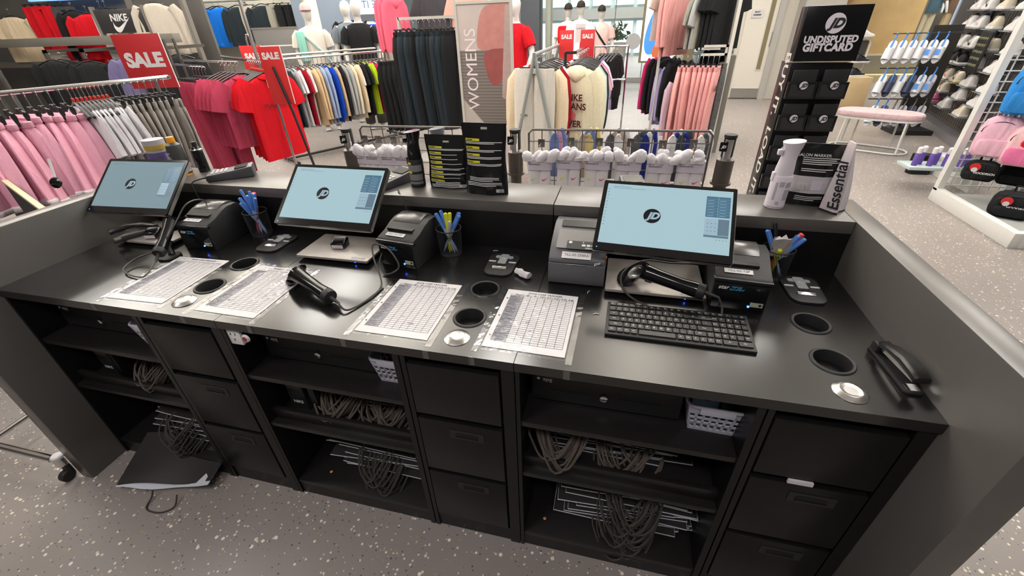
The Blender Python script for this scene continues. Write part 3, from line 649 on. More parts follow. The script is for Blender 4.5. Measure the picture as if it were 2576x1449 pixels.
t = thing('cleaner_box', 'pale blue box with a dark logo inside the right basket', 'box', (2.275, .2, SH+.004), 0)
part('carton', G().box(-.035, .03, -.085, .07, 0, .112), pla('carton_blue', (120, 150, 170), .6), t, bevel=.001)
part('logo_ring', G().at(.0, -.0855, .085, rx=PI/2).flat(circ(.02, 20)), INK, t); part('logo_text', G().at(0, -.0862, .085, rx=PI/2).text('SG', .022, bold=.02), WPR, t)
part('top_logo', G().at(.002, -.045, .1124).flat(circ(.022, 20)), INK, t); part('top_logo_text', G().at(.002, -.045, .1128).text('SG', .024, bold=.02), WPR, t)
one('wet_wipe_pack', G().box(-.014, .014, -.09, .06, 0, .10), BPLM, 'dark box beside the pale blue box in the right basket', 'box', (2.325, .2, SH+.004), 0, bevel=.002)
# power sockets hanging below the worktop
t = thing('power_socket', 'white power socket with red switch under the worktop edge', 'socket', (.93, .012, .782))
part('plate', G().box(-.032, .018, -.006, .006, -.03, .03), WHITE, t, bevel=.003)
g = G()
for dx, dz in ((-.014, .01), (.002, .01), (-.006, -.01)): g.box(dx-.0015, dx+.0015, -.0066, -.0058, dz-.004, dz+.004)
part('socket_slots', g, INK, t, stuff=True)
part('switch', G().at(.036, -.004, .0, rx=PI/2).lathe([(0, .006), (.011, .006), (.014, 0), (0, 0)], 16), WHITE, t); part('switch_light', G().at(.036, -.0102, 0, rx=PI/2).lathe([(0, .001), (.008, .001), (.009, 0), (0, 0)], 14), pla('red_plastic', (150, 40, 36), .35), t)
# boxes behind the black divider on the middle shelves
for x, lb in ((.12, 'dark gift box with a printed side on the left middle shelf'), (.99, 'dark gift box with a printed side on the centre middle shelf')):
    t = thing('gift_box', lb, 'box', (x, .2, .404))
    part('carton', G().box(-.045, .02, -.12, .25, 0, .185), mat('dark_card', S(34, 34, 36), .5), t, bevel=.001)
    part('side_print', G().box(-.04, .012, -.1212, -.1204, .1, .175), pla('box_print', (70, 72, 74), .6, var=.4, scale=60), t)
    part('side_text', G().at(-.012, -.1216, .04, rx=PI/2).text('NIKE', .018, bold=.02), WPR, t)
    one('shelf_divider', G().box(-.012, .012, -.14, .3, 0, .19), BLACK, lb.replace('dark gift box with a printed side', 'black upright divider right of the gift box'), 'divider', (x+.075, .2, .404), bevel=.001)
# ---- flat paper carrier bags with rope handles
BAGM = mat('black_bag_paper', S(40, 37, 37), .55, var=.12, scale=30, bump=.08); BAGW = pla('bag_lining', (196, 200, 210), .7)
RB = random.Random(11)
def flat_bag(x, y, z, w, d, rz, lean, label, loops, sag=0, ropem=ROPE, h=.0062, group=None):
    """w across, d deep (front edge at local y=0); loops: (centre, half width, droop, out)"""
    t = thing('paper_bag', label, 'paper bag', (x, y, z), rz, group); t.rotation_euler = (0, lean, rz)
    def slab(g, z0, z1, ex, ey):
        n = 8
        g.loft([[(-w/2-ex+(w+2*ex)*i/n, yy, zz+sag*((2*i/n-1)**2)) for yy, zz in ((-ey, z0), (d, z0), (d, z1), (-ey, z1))] for i in range(n+1)]); return g
    part('outer_sheet', slab(G(), 0, h*.3, 0, 0), BAGM, t, smooth=30)
    part('white_lining', slab(G(), h*.3, h*.72, .0012, .0018), BAGW, t, smooth=30)
    part('top_sheet', slab(G(), h*.72, h, 0, 0), BAGM, t, smooth=30)
    for c, a, dr, out in loops:
        pts = []
        for i in range(13):
            th = PI*i/12; s = math.sin(th)**.75
            pts.append((c-a*math.cos(th)+RB.uniform(-.002, .002), .012-(out)*s, h+.001+.01*math.sin(2*th)**2-dr*s*s))
        part('rope_handle', G().tube(pts, .0032, 5), ropem, t)
    return t
def bag_stack(where, x, y, z0, n, w, d, dz, cx, loopw, droop, seed, hgt=None, ropem=ROPE, lean0=0, jit=.03, out=.05, nloop=2, grp=None, sep=.012):
    r = random.Random(seed)
    for i in range(n):
        loops = [(cx-x+(k-(nloop-1)/2)*sep+r.uniform(-.007, .007), loopw*r.uniform(.85, 1.1), min(droop*(.75+.12*k+.25*((i*7+k*3) % 5)/5), z0+i*dz-.02), out*(.75+.5*((i*3+k*5) % 7)/7)) for k in range(nloop)]
        lab = f'{nth(i)} black paper bag up, {where}'
        flat_bag(x+r.uniform(-jit, jit), y+r.uniform(-.012, .02)+(.0 if i % 2 else .012), z0+i*dz, w*r.uniform(.85, 1.05), d, r.uniform(-.07, .07), lean0*i/n, lab, loops, sag=r.choice((0, 0, .004, .008)), ropem=ropem, h=min(.0062, dz*.95), group=grp)
bag_stack('tall stack on the right bottom shelf', 2.115, .085, .079, 22, .40, .33, .0102, 2.13, .065, .09, 21, ropem=ROPEB, out=.09, nloop=2, grp='bags on the right bottom shelf')
bag_stack('pile on the right middle shelf', 2.06, .11, .405, 9, .36, .3, .0115, 2.10, .06, .075, 22, out=.075, jit=.05, nloop=2, grp='bags on the right middle shelf')
bag_stack('looped bundle on the right middle shelf', 1.905, .10, .51, 5, .12, .2, .008, 1.905, .062, .095, 23, out=.085, jit=.012, nloop=4, grp='looped bags on the right middle shelf')
bag_stack('stack on the centre bottom shelf', 1.215, .10, .079, 12, .36, .33, .0125, 1.235, .055, .10, 24, ropem=ROPEB, out=.085, nloop=2, jit=.04, grp='bags on the centre bottom shelf')
bag_stack('pile on the centre middle shelf', 1.30, .12, .405, 9, .22, .3, .011, 1.30, .05, .06, 25, out=.07, nloop=3, jit=.04, grp='bags on the centre middle shelf')
bag_stack('looped bundle on the centre middle shelf', 1.15, .12, .475, 5, .14, .2, .009, 1.145, .06, .075, 26, out=.095, nloop=4, jit=.025, grp='looped bags on the centre middle shelf')
bag_stack('pile on the left middle shelf', .46, .12, .405, 9, .16, .3, .011, .45, .045, .05, 27, out=.06, nloop=2, jit=.02, grp='bags on the left middle shelf')
bag_stack('looped bundle on the left middle shelf', .355, .12, .475, 4, .1, .2, .008, .345, .055, .07, 28, out=.1, nloop=4, jit=.012, grp='looped bags on the left middle shelf')
bag_stack('stack on the left bottom shelf', .375, .06, .079, 12, .3, .36, .0145, .36, .06, .07, 29, ropem=ROPEB, out=.075, nloop=2, jit=.03, grp='bags on the left bottom shelf')
# the big bag that slid to the floor
t = thing('paper_bag', 'large black paper bag slumped on the floor, white lining showing', 'paper bag', (.34, -.02, 0), .14)
def sheet(z, off, fr):
    n = 10; vs = []; fs = []
    for j in range(5):
        for i in range(n+1):
            u = i/n; v = j/4
            vs.append((-.2+.4*u, -.105-fr*(.3+.7*math.sin(u*5)**2)+.2*v+.03*u, z+.012*math.sin(u*6.5+off)*(1-v)+.075*v+.03*u*(1-v)))
    for j in range(4):
        for i in range(n): a = j*(n+1)+i; fs.append((a, a+1, a+n+2, a+n+1))
    g = G().add(vs, fs); m = len(vs); g.add([(a, b, c-.002) for a, b, c in vs], [f[::-1] for f in fs]); return g
part('top_sheet', sheet(.026, 0, 0), BAGM, t); part('white_lining', sheet(.014, .9, .016), BAGW, t); part('bottom_sheet', sheet(.008, 1.2, .006), BAGM, t)
for c in (.0,): part('rope_handle', G().tube(spline([(c-.02, -.12, .035), (c-.025, -.135, .012), (c-.015, -.175, .004), (c+.05, -.185, .004), (c+.09, -.16, .006), (c+.085, -.125, .03)], 5), .003, 6), ROPEB, t)
# small litter on the shelves
for i, (x, y, z, c, lb) in enumerate(((1.86, .06, .079, (190, 140, 80), 'small tan crumb on the right bottom shelf'), (1.015, .06, .079, (200, 150, 90), 'small tan crumb on the centre bottom shelf'), (2.24, .06, .405, (185, 130, 70), 'small orange crumb on the right middle shelf'))):
    one('crumb', G().lathe([(0, 0), (.005, .001), (.006, .003), (.004, .005), (0, .006)], 8), pla('crumb_%d' % i, c, .7), lb, 'crumb', (x, y, z))
# ================================================================ ON THE LEDGE
YEL = pla('yellow_print', (214, 206, 40), .45); FOIL = mat('black_foil', (.007, .007, .008), .2, var=.2, scale=22, bump=.9, spec=.5)
class Pouch:
    def __init__(s, w, h, t): s.w, s.h, s.t = w, h, t
    def hw(s, v): return s.w/2*(1-.05*math.sin(v*PI)+.02*math.sin(v*9))
    def th(s, v): return s.t*(.55+.45*math.sin(min(1, v*1.6+.25)*PI/2))*(1-v**2.2)+.0015
    def f(s, u, v, o=0): return (u*s.hw(v), -s.th(v)*math.sqrt(max(0, 1-u*u))-o-.003*math.sin(u*7+v*11)*(1-v), v*s.h)
    def body(s, v0=0, v1=1, n=10):
        rings = []
        for j in range(n+1):
            v = v0+(v1-v0)*j/n; up = [s.f(math.cos(PI*k/10), v) for k in range(11)]
            dn = [(math.cos(PI*k/10)*s.hw(v), s.th(v)*math.sin(PI*k/10), v*s.h) for k in range(9, 0, -1)]
            rings.append(up+dn)
        return G().loft(rings)
    def patch(s, g, u0, u1, v0, v1, o=.0012):
        n = max(2, int((u1-u0)*8)); vs = [s.f(u0+(u1-u0)*i/n, v, o) for v in (v0, v1) for i in range(n+1)]
        return g.add(vs, [(i, i+1, n+2+i, n+1+i) for i in range(n)])
def lines(P, g, u0, u1, v, n, dv, r, th=.011):
    for k in range(n): P.patch(g, u0, u1-(r.random()*.35 if k == n-1 else 0), v-k*dv-th, v-k*dv)
def foil_pouch(x, y, rz, w, h, tk, label, bars, tail, hole, seed):
    t = thing('foil_pouch', label, 'pouch', (x, y, ZT), rz); P = Pouch(w, h, tk); r = random.Random(seed)
    part('pouch', P.body(), FOIL, t)
    gt = G()
    for k, (v, u1, n) in enumerate(bars):
        part('yellow_heading', P.patch(G(), -.82, u1, v-.032, v), YEL, t)
        tw = G(); P.patch(tw, -.78, -.78+(u1+.78)*.45, v-.022, v-.011, .0016); part('heading_text', tw, INK, t)
        lines(P, gt, -.82, .86, v-.042, n, .018, r, .009)
    for v, n, u in tail: lines(P, gt, -u, u, v, n, .022, r, .010)
    part('white_text_lines', gt, WPR, t, stuff=True)
    bc = part('barcode_label', P.patch(G(), .52, .86, .045, .095), WPR, t); g2 = G()
    for k in range(7): P.patch(g2, .55+k*.043, .57+k*.043, .052, .088, .0016)
    part('barcode_bars', g2, INK, bc, stuff=True)
    part('hang_hole', P.patch(G(), -.1, .18, hole, hole+.03, .001), pla('hole_beige', (176, 170, 160), .7), t)
foil_pouch(1.374, .715, -.02, .165, .193, .03, 'shorter black foil pouch with eight yellow headings, left of the taller one',
           [(.80, -.15, 2), (.70, -.2, 1), (.62, -.2, 1), (.535, -.18, 1), (.45, -.16, 2), (.355, -.14, 2), (.27, -.12, 1), (.185, -.1, 1)], [(.125, 2, .6), (.085, 3, .8)], .87, 1)
foil_pouch(1.532, .675, -.05, .16, .243, .034, 'taller black foil pouch with four yellow headings on the ledge',
           [(.80, -.15, 2), (.695, -.15, 2), (.60, -.15, 2), (.505, -.15, 2)], [(.27, 3, .7), (.195, 3, .8)], .92, 2)
def sprayer(x, y, rz, label, m, lm, dark):
    t = thing('spray_bottle', label, 'spray bottle', (x, y, ZT), rz)
    part('body', G().lathe([(0, 0), (.026, 0), (.0285, .003), (.0285, .1), (.027, .104), (0, .104)], 24), lm, t)
    rings = []
    for z, r, sh, tl in ((.104, .0265, 0, 0), (.12, .0262, 0, 0), (.15, .0225, .001, 0), (.168, .0215, .003, 0), (.185, .025, .005, .05), (.203, .030, .004, .12)):
        rings.append([(sh+r*math.cos(2*PI*k/24), r*.92*math.sin(2*PI*k/24), z+tl*r*math.cos(2*PI*k/24)) for k in range(24)])
    part('pump_head', G().loft(rings), m, t)
    part('nozzle', G().box(-.034, -.02, -.007, .007, .163, .18), m, t, bevel=.003)
    part('trigger', G().box(-.031, -.024, -.008, .008, .085, .112), m, t, bevel=.002)
    def patch(a0, a1, z0, z1, mm, nm, o=.0004, stuff=False):
        n = 6; g = G(); vs = [((.0285+o)*math.cos(a0+(a1-a0)*i/n), (.0285+o)*math.sin(a0+(a1-a0)*i/n), z) for z in (z0, z1) for i in range(n+1)]
        part(nm, g.add(vs, [(i, i+1, n+2+i, n+1+i) for i in range(n)]), mm, t)
    if dark:
        for z in (.088, .055): patch(-2.5, -1.9, z, z+.008, YEL, 'yellow_heading')
        for z0, z1 in ((.062, .086), (.028, .052), (.014, .024)): patch(-2.5, -.5, z0, z1, pla('grey_text_block', (120, 120, 120), .6, var=.5, scale=900), 'text_block')
    else:
        patch(-2.7, -.4, .006, .0075, pla('purple_print', (90, 70, 110), .5), 'band')
        for a0, a1, z0, z1 in ((-1.4, -.7, .07, .086), (-1.4, -.7, .03, .064), (-2.0, -1.55, .072, .088), (-2.4, -2.15, .03, .085), (-1.95, -1.6, .016, .026)): patch(a0, a1, z0, z1, pla('pale_text_block', (178, 172, 182), .6, var=.25, scale=900), 'text_block')
    return t
WHP = pla('white_bottle', (222, 214, 222), .4)
sprayer(1.243, .712, .15, 'black mist spray bottle standing left of the foil pouches', BGL, BPLM, True)
sprayer(1.318, .765, .1, 'black spray bottle with silver head peeking behind the shorter pouch', mat('clear_grey_head', S(120, 125, 132), .2), BPLM, True)
sprayer(2.482, .69, .1, 'white mist spray bottle standing on the right of the ledge', WHP, WHP, False)
# black kit pouch with clear window
t = thing('kit_pouch', 'black shoe care pouch with clear window beside the white spray bottle', 'pouch', (2.582, .735, ZT), -.12); P = Pouch(.15, .188, .03)
for v0, v1, m, nm in ((0, .22, FOIL, 'lower_panel'), (.22, .5, mat('clear_window', S(190, 186, 190), .12, var=.1), 'window'), (.5, 1, FOIL, 'upper_panel')): part(nm, P.body(v0, v1, 5), m, t)
g = G(); r = random.Random(5)
for v, n, u0, u1 in ((.79, 4, -.6, .7), (.62, 2, -.6, .6), (.17, 3, -.5, .5)): lines(P, g, u0, u1, v, n, .03, r, .012)
part('white_text_lines', g, WPR, t, stuff=True); part('title', G().at(-.02, -.0245, .158, rx=PI/2-.1).text('SALON MARKER', .012, bold=.01), WPR, t)
part('barcode_label', P.patch(G(), .6, .85, .05, .11), WPR, t)
part('inner_label', P.patch(G(), -.05, .35, .28, .44), pla('label_grey', (205, 200, 210), .6), t)
g = G()
for k in range(26): g.tube([(-.045+.0016*k, -.031, .05+.001*(k % 5)), (-.052+.0016*k+.004*math.sin(k), -.034, .068+.0012*(k % 7))], .0007, 3)
part('brush_bristles', g, WPR, t, stuff=True)
# white stand-up pouch seen from its side
t = thing('stand_up_pouch', 'white stand-up pouch with large black lettering at the ledge corner', 'pouch', (2.645, .685, ZT), 0)
ES = mat('pearly_pouch', S(205, 196, 200), .22, var=.12, scale=9, bump=.25)
def ering(z, a, b, dx): return [(dx-a, .0, z), (dx-a*.25, -b*.9, z), (dx, -b, z), (dx+a*.3, -b*.55, z), (dx+a, .0, z), (dx+a*.6, b, z), (dx-a*.4, b, z)]
part('pouch', G().loft([ering(0, .036, .042, 0), ering(.03, .035, .04, 0), ering(.09, .028, .036, -.002), ering(.15, .018, .028, -.006), ering(.19, .010, .024, -.009), ering(.205, .003, .022, -.01)]), ES, t, smooth=20)
part('base_band', G().loft([ering(-.0005, .0365, .0425, 0), ering(.006, .0362, .0423, 0)]), BPL, t, smooth=20)
T0 = Matrix(((.0, -.66, -.70, 0), (.0, .74, -.62, 0), (1, .0, -.12, 0), (0, 0, 0, 1)))
g = G(); g.T = Matrix.Translation((-.018, -.0285, .088)) @ Matrix(((-.10, -.75, -.66, 0), (.07, .66, -.75, 0), (.99, .0, -.12, 0), (0, 0, 0, 1))); g.text('Essential', .042, 0, 0, .006, bold=.02)
part('lettering', g, INK, t, smooth=0)
# bottles at the left end of the ledge
t = thing('squeeze_bottle', 'dark grey bottle with an orange cap behind the leftmost screen', 'bottle', (.135, .70, ZT)); DG = pla('bottle_dark_grey', (62, 62, 62), .4)
part('body', G().lathe([(0, .006), (.031, .006), (.031, .11), (.027, .128), (.014, .138), (0, .138)], 20), DG, t); part('orange_band', G().lathe([(0, 0), (.0315, 0), (.0315, .007), (0, .007)], 20), pla('orange_plastic', (232, 160, 48), .4), t)
part('cap', G().lathe([(0, .136), (.0145, .136), (.016, .14), (.015, .16), (0, .161)], 16), MT['orange_plastic'], t)
part('label', G().lathe([(.0314, .015), (.0316, .015), (.0316, .05), (.0314, .05)], 20), PAPER, t)
g = G().at(-.006, -.0318, .08, rx=PI/2)
for k in range(7): g.box(-.014, .008-.004*(k % 3), -.026+k*.007, -.0235+k*.007, 0, .0004)
part('printed_lines', g, WPR, t, stuff=True)
t = thing('aerosol_can', 'dark aerosol can behind the orange-capped bottle', 'can', (.185, .755, ZT)); part('body', G().lathe([(0, 0), (.022, 0), (.022, .095), (.012, .11), (0, .11)], 16), BGL, t); part('nozzle', G().lathe([(0, .108), (.01, .108), (.01, .128), (0, .13)], 12), BPLM, t); part('shoulder_ring', G().lathe([(.0215, .094), (.023, .096), (.021, .1), (.0205, .098)], 16), CHROME, t)
t = thing('wipes_tub', 'frosted tub with a purple label behind the leftmost screen', 'tub', (.035, .70, ZT)); part('body', G().lathe([(0, 0), (.038, 0), (.041, .148), (0, .148)], 24), mat('frosted_plastic', S(172, 168, 176), .35), t)
part('purple_label', G().lathe([(.0393, .03), (.0396, .03), (.0408, .098), (.0405, .098)], 24), pla('purple_label', (96, 84, 128), .5, var=.3, scale=50), t); part('yellow_mark', G().lathe([(.0411, .108), (.0413, .108), (.0415, .128), (.0413, .128)], 24), pla('mustard', (176, 152, 70), .5, var=.3, scale=40), t)
# card terminals facing the customer
def terminal(x, y, rz, label, cable):
    t = thing('card_terminal', label, 'card terminal', (x, y, ZT), rz)
    w = .082
    part('body', G().loft([[(-w/2, -.09, .0), (w/2, -.09, 0), (w/2, -.09, .026), (-w/2, -.09, .026)], [(-w/2, .0, 0), (w/2, .0, 0), (w/2, 0, .034), (-w/2, 0, .034)], [(-w/2, .09, .0), (w/2, .09, 0), (w/2, .09, .045), (-w/2, .09, .045)]]), pla('terminal_grey', (72, 72, 76), .4), t, bevel=.006)
    part('screen', G().at(0, .045, .0415, rx=.115).prism(rr(.062, .05, .004), 0, .001), BGL, t)
    km = mesh('key', G().prism(rr(.014, .011, .003), 0, .003), 40)
    for i in range(4):
        for j in range(3):
            o = part('key', km, pla('key_pale', (190, 190, 188), .45), t); o.location = ((j-1)*.019, -.064+i*.017, .0285+i*.0012); o.rotation_euler = (.08, 0, 0)
    if cable:
        inv = Matrix.Rotation(-rz, 4, 'Z') @ Matrix.Translation((-x, -y, -ZT))
        part('cable', G().tube([inv @ Vector(p) for p in spline(cable, 8)], .003, 6), RUB, t)
terminal(.385, .70, -.95, 'grey card terminal on the ledge right of the leftmost screen', [(.33, .655, ZT+.012), (.30, .615, ZT+.012), (.29, .585, ZT+.0), (.31, .575, ZT-.06), (.33, .575, ZT-.12), (.34, .57, Z0+.01)])
terminal(1.135, .72, -.4, 'grey card terminal on the ledge half hidden by the middle screen', [(1.19, .64, ZT+.01), (1.23, .59, ZT-.012), (1.25, .57, ZT-.05), (1.22, .57, ZT-.12)])
terminal(2.05, .73, .2, 'grey card terminal on the ledge mostly hidden by the right screen', None)
# ================================================================ GARMENTS
PINKF = fab('pink_fleece', (238, 174, 195), bump=.3, scale=120); WHITF = fab('white_jersey', (234, 232, 236)); GREYF = fab('washed_grey_denim', (170, 164, 158), var=.18, scale=18)
MAROON = fab('raspberry_jersey', (176, 66, 92)); REDF = fab('red_jersey', (196, 24, 36)); BLKF = fab('black_jersey', (34, 35, 37)); CREAM = fab('cream_fleece', (222, 204, 174)); CREAM2 = fab('pale_cream_fleece', (226, 218, 190))
NAVYF = fab('charcoal_fleece', (40, 48, 54)); TAN = fab('tan_fleece', (205, 178, 140)); LGREY = fab('light_grey_marl', (168, 170, 170)); BLUEF = fab('bright_blue_fleece', (24, 110, 208)); LIME = fab('lime_jersey', (178, 208, 40)); LBLUE = fab('pale_blue_jersey', (150, 168, 200))
BURG = fab('crimson_jersey', (150, 20, 36)); SAGE = fab('grey_green_jersey', (150, 148, 138)); ROSE = fab('rose_fleece', (222, 160, 158)); LILAC = fab('lilac_fleece', (172, 160, 205)); PALEL = fab('pale_lilac_fleece', (205, 188, 205)); DGREY = fab('dark_grey_jersey', (70, 70, 74)); CORAL = fab('coral_pink_fleece', (226, 100, 124)); PURP = fab('purple_fleece', (92, 62, 132)); ROYAL = fab('royal_blue_jersey', (20, 70, 180)); MINT = fab('mint_fleece', (190, 214, 210)); IVORY = fab('ivory_jersey', (212, 206, 196)); HOTP = fab('magenta_jersey', (200, 50, 110)); STONE = fab('stone_fleece', (196, 188, 176)); GRTEX = fab('dark_lace_print', (92, 92, 92), var=.5, scale=30)
HOOKM = mat('hanger_steel', (.62, .62, .63), .22, 1, var=.03)
HB = mat('hanger_black', (.016, .016, .017), .4)
def ell(hw, hd, z, n=18, ph=0, amp=0, k=5, cx=0, cy=0):
    out = []
    for i in range(n):
        a = 2*PI*i/n; x = hw*math.cos(a); y = hd*math.sin(a)
        out.append((cx+x, cy+y+amp*math.sin(k*x/max(hw, .01)*2.2+ph)*(1 if math.sin(a) >= 0 else 1), z))
    return out
GM = {}
def cached(key, fn):
    if key not in GM: GM[key] = fn()
    return GM[key]
def body_mesh(W, H, d, ph):
    R = [(0, .30, .6), (-.012, .42, .8), (-.03, .62, .9), (-.055, .86, .95), (-.09, .97, 1), (-.16, 1, 1.05), (-.3*H/.7, .97, 1.1), (-.5*H/.7, .97, 1.15), (-.62*H/.7, .99, 1.15), (-H, 1, 1.1)]
    return mesh('garment_body', G().loft([ell(W/2*a, d*b, z, 20, ph, d*.35*min(1, -z/.3), 4) for z, a, b in R]), 60)
def sleeve_mesh(s, W, L, d, long):
    x0 = s*W/2*.86
    if long: P = [(x0-s*.04, -.045, .07), (x0+s*.02, -.12, .078), (x0+s*.05, -.28, .064), (x0+s*.06, -.45, .055), (x0+s*.055, -L+.05, .05), (x0+s*.055, -L, .042)]
    else: P = [(x0-s*.05, -.05, .07), (x0+s*.0, -.11, .082), (x0+s*.035, -.2, .084), (x0+s*.055, -L-.02, .088)]
    rings = []
    for i, (x, z, r) in enumerate(P):
        a = (Vector((P[min(i+1, len(P)-1)][0], 0, P[min(i+1, len(P)-1)][1]))-Vector((P[max(i-1, 0)][0], 0, P[max(i-1, 0)][1]))).normalized()
        nx = Vector((a.z, 0, -a.x))
        rings.append([(x+nx.x*r*math.cos(2*PI*k/12), d*.95*math.sin(2*PI*k/12)+.006*math.sin(3*k+i), z+nx.z*r*math.cos(2*PI*k/12)) for k in range(12)])
    return mesh('sleeve', G().loft(rings), 60)
def collar_mesh(W): return mesh('collar', G().tube([(W*.17*math.cos(a*PI/9), .02*math.sin(a*PI/9)-.006, -.006-.022*max(0, -math.sin(a*PI/9))) for a in range(18)], .009, 6, True), 60)
def hood_mesh(W):
    return mesh('hood', G().loft([ell(W*.06, .012, .012, 12), ell(W*.2, .035, .004, 12, cy=.01), ell(W*.27, .05, -.03, 12, cy=.008), ell(W*.24, .048, -.075, 12, cy=-.004), ell(W*.12, .034, -.115, 12, cy=-.012), ell(W*.03, .012, -.13, 12, cy=-.02)]), 60)
def top(loc, rz, m, label, group, kind='tee', W=.5, H=.7, d=.028, parts=True, ph=None, cat=None, tilt=0):
    """a hanging top; loc is the point on the rail above it, the collar hangs .13 below"""
    ph = random.choice((0, 1.3, 2.6, 4)) if ph is None else ph
    long = kind != 'tee'; L = (.62 if long else .26)
    t = thing({'tee': 't_shirt', 'sweat': 'sweatshirt', 'hood': 'hoodie'}[kind], label, cat or {'tee': 't-shirt', 'sweat': 'sweatshirt', 'hood': 'hoodie'}[kind], (loc[0], loc[1], loc[2]-.115), rz, group); t.rotation_euler = (random.uniform(-.04, .04), 0, rz)
    part('garment_body', cached(('b', W, H, d, ph), lambda: body_mesh(W, H, d, ph)), m, t)
    for s in (-1, 1): part('sleeve', cached(('s', s, W, long, d), lambda: sleeve_mesh(s, W, L, d, long)), m, t)
    if parts:
        if kind == 'hood': part('hood', cached(('h', W), lambda: hood_mesh(W)), m, t)
        else: part('collar', cached(('c', W), lambda: collar_mesh(W)), m, t)
        if long: part('hem_rib', cached(('r', W, H, d), lambda: mesh('hem_rib', G().loft([ell(W/2*.97, d*1.05, -H+.05, 20), ell(W/2*.99, d*1.2, -H+.045, 20), ell(W/2*.95, d*1.15, -H-.015, 20)]), 60)), m, t)
    return t
def pants_mesh(W, H, d, ph, flare=1.0, fold=False):
    g = G()
    if fold:   # hung sideways: both legs on top of each other
        g.loft([ell(W/2*a, d*b, z, 16, ph, d*.4*min(1, -z/.2), 3) for z, a, b in ((0, .8, .8), (-.04, .82, .9), (-.05, .9, 1), (-.2, 1, 1.1), (-H*.5, .82*flare, 1.1), (-H, .66*flare, 1))])
    else:
        for s in (-1, 1):
            g.loft([[(s*W*.02+q[0]*.5+s*W*.24*c, q[1], q[2]) for q in ell(W/2*a, d*b, z, 14, ph+s, d*.3, 3)] for z, a, b, c in ((0, .92, .8, 1), (-.06, .96, 1, 1), (-.24, 1.06, 1.2, 1), (-H*.6, .84*flare, 1.1, .95), (-H, .72*flare, 1, .92))])
    return mesh('legs', g, 60)
def band_mesh(W, d, fold):
    w = W*.82 if fold else W*.96
    return mesh('waistband', G().loft([[(w/2*math.cos(2*PI*i/32), (d*.9+.003*math.sin(i*2.1))*math.sin(2*PI*i/32), z) for i in range(32)] for z in (.006, .002, -.03, -.036)]), 60)
def pants(loc, rz, m, label, group, W=.34, H=1.0, d=.03, fold=False, flare=1.0, ph=None, drop=.13):
    ph = random.choice((0, 1.7, 3.1)) if ph is None else ph
    t = thing('sweatpants', label, 'trousers', (loc[0], loc[1], loc[2]-drop), rz, group); t.rotation_euler = (random.uniform(-.04, .04), 0, rz)
    part('legs', cached(('p', W, H, d, ph, fold, flare), lambda: pants_mesh(W, H, d, ph, flare, fold)), m, t)
    part('waistband', cached(('w', W, d, fold), lambda: band_mesh(W, d, fold)), m, t)
    return t
def hook_pts(): return [(0, 0, -.075), (0, 0, -.02), (.002, 0, -.006), (.013, 0, .006), (.006, 0, .019), (-.008, 0, .02), (-.016, 0, .01), (-.017, 0, -.002)]
def hook_mesh(): return mesh('hook', G().tube([(x, y, z-.008) for x, y, z in spline([(p[0], p[1], p[2]) for p in hook_pts()], 3)], .0024, 5), 60)
def clip_bar_mesh():
    g = G().box(-.15, .15, -.004, .004, -.092, -.08).box(-.02, .02, -.005, .005, -.085, -.07); return mesh('hanger_bar', g, 30, .001)
def clip_mesh(): return mesh('clip', G().loft([[(-.011, -.007, -.08), (.011, -.007, -.08), (.011, .007, -.08), (-.011, .007, -.08)], [(-.012, -.012, -.1), (.012, -.012, -.1), (.012, .012, -.1), (-.012, .012, -.1)], [(-.01, -.005, -.15), (.01, -.005, -.15), (.01, .005, -.15), (-.01, .005, -.15)]]), 30)
def shoulder_mesh(): return mesh('hanger_bar', G().tube([(-.21, 0, -.145), (-.12, 0, -.108), (-.03, 0, -.078), (.03, 0, -.078), (.12, 0, -.108), (.21, 0, -.145)], [.009, .009, .008, .008, .009, .009], 6), 60)
def hanger(loc, rz, label, group, clips=False, m=HB, sizer=None):
    """hook sits on the rail at loc"""
    t = thing('hanger', label, 'hanger', (loc[0], loc[1], loc[2]-.012), rz, group)
    part('hook', cached('hook', hook_mesh), HOOKM, t)
    if clips:
        part('hanger_bar', cached('cb', clip_bar_mesh), m, t)
        for s in (-1, 1): o = part('clip', cached('cl', clip_mesh), m, t); o.location = (s*.115, 0, 0)
    else: part('hanger_bar', cached('sb', shoulder_mesh), m, t)
    if sizer: part('size_marker', cached('sz', lambda: mesh('size_marker', G().box(-.012, .012, -.006, .006, -.072, -.05), 30, .002)), sizer, t)
    return t
def rail(p0, p1, r=.0125, m=None, name='rail', parent=None):
    return part(name, G().tube([p0, p1], r, 10), m or CHROME, parent)
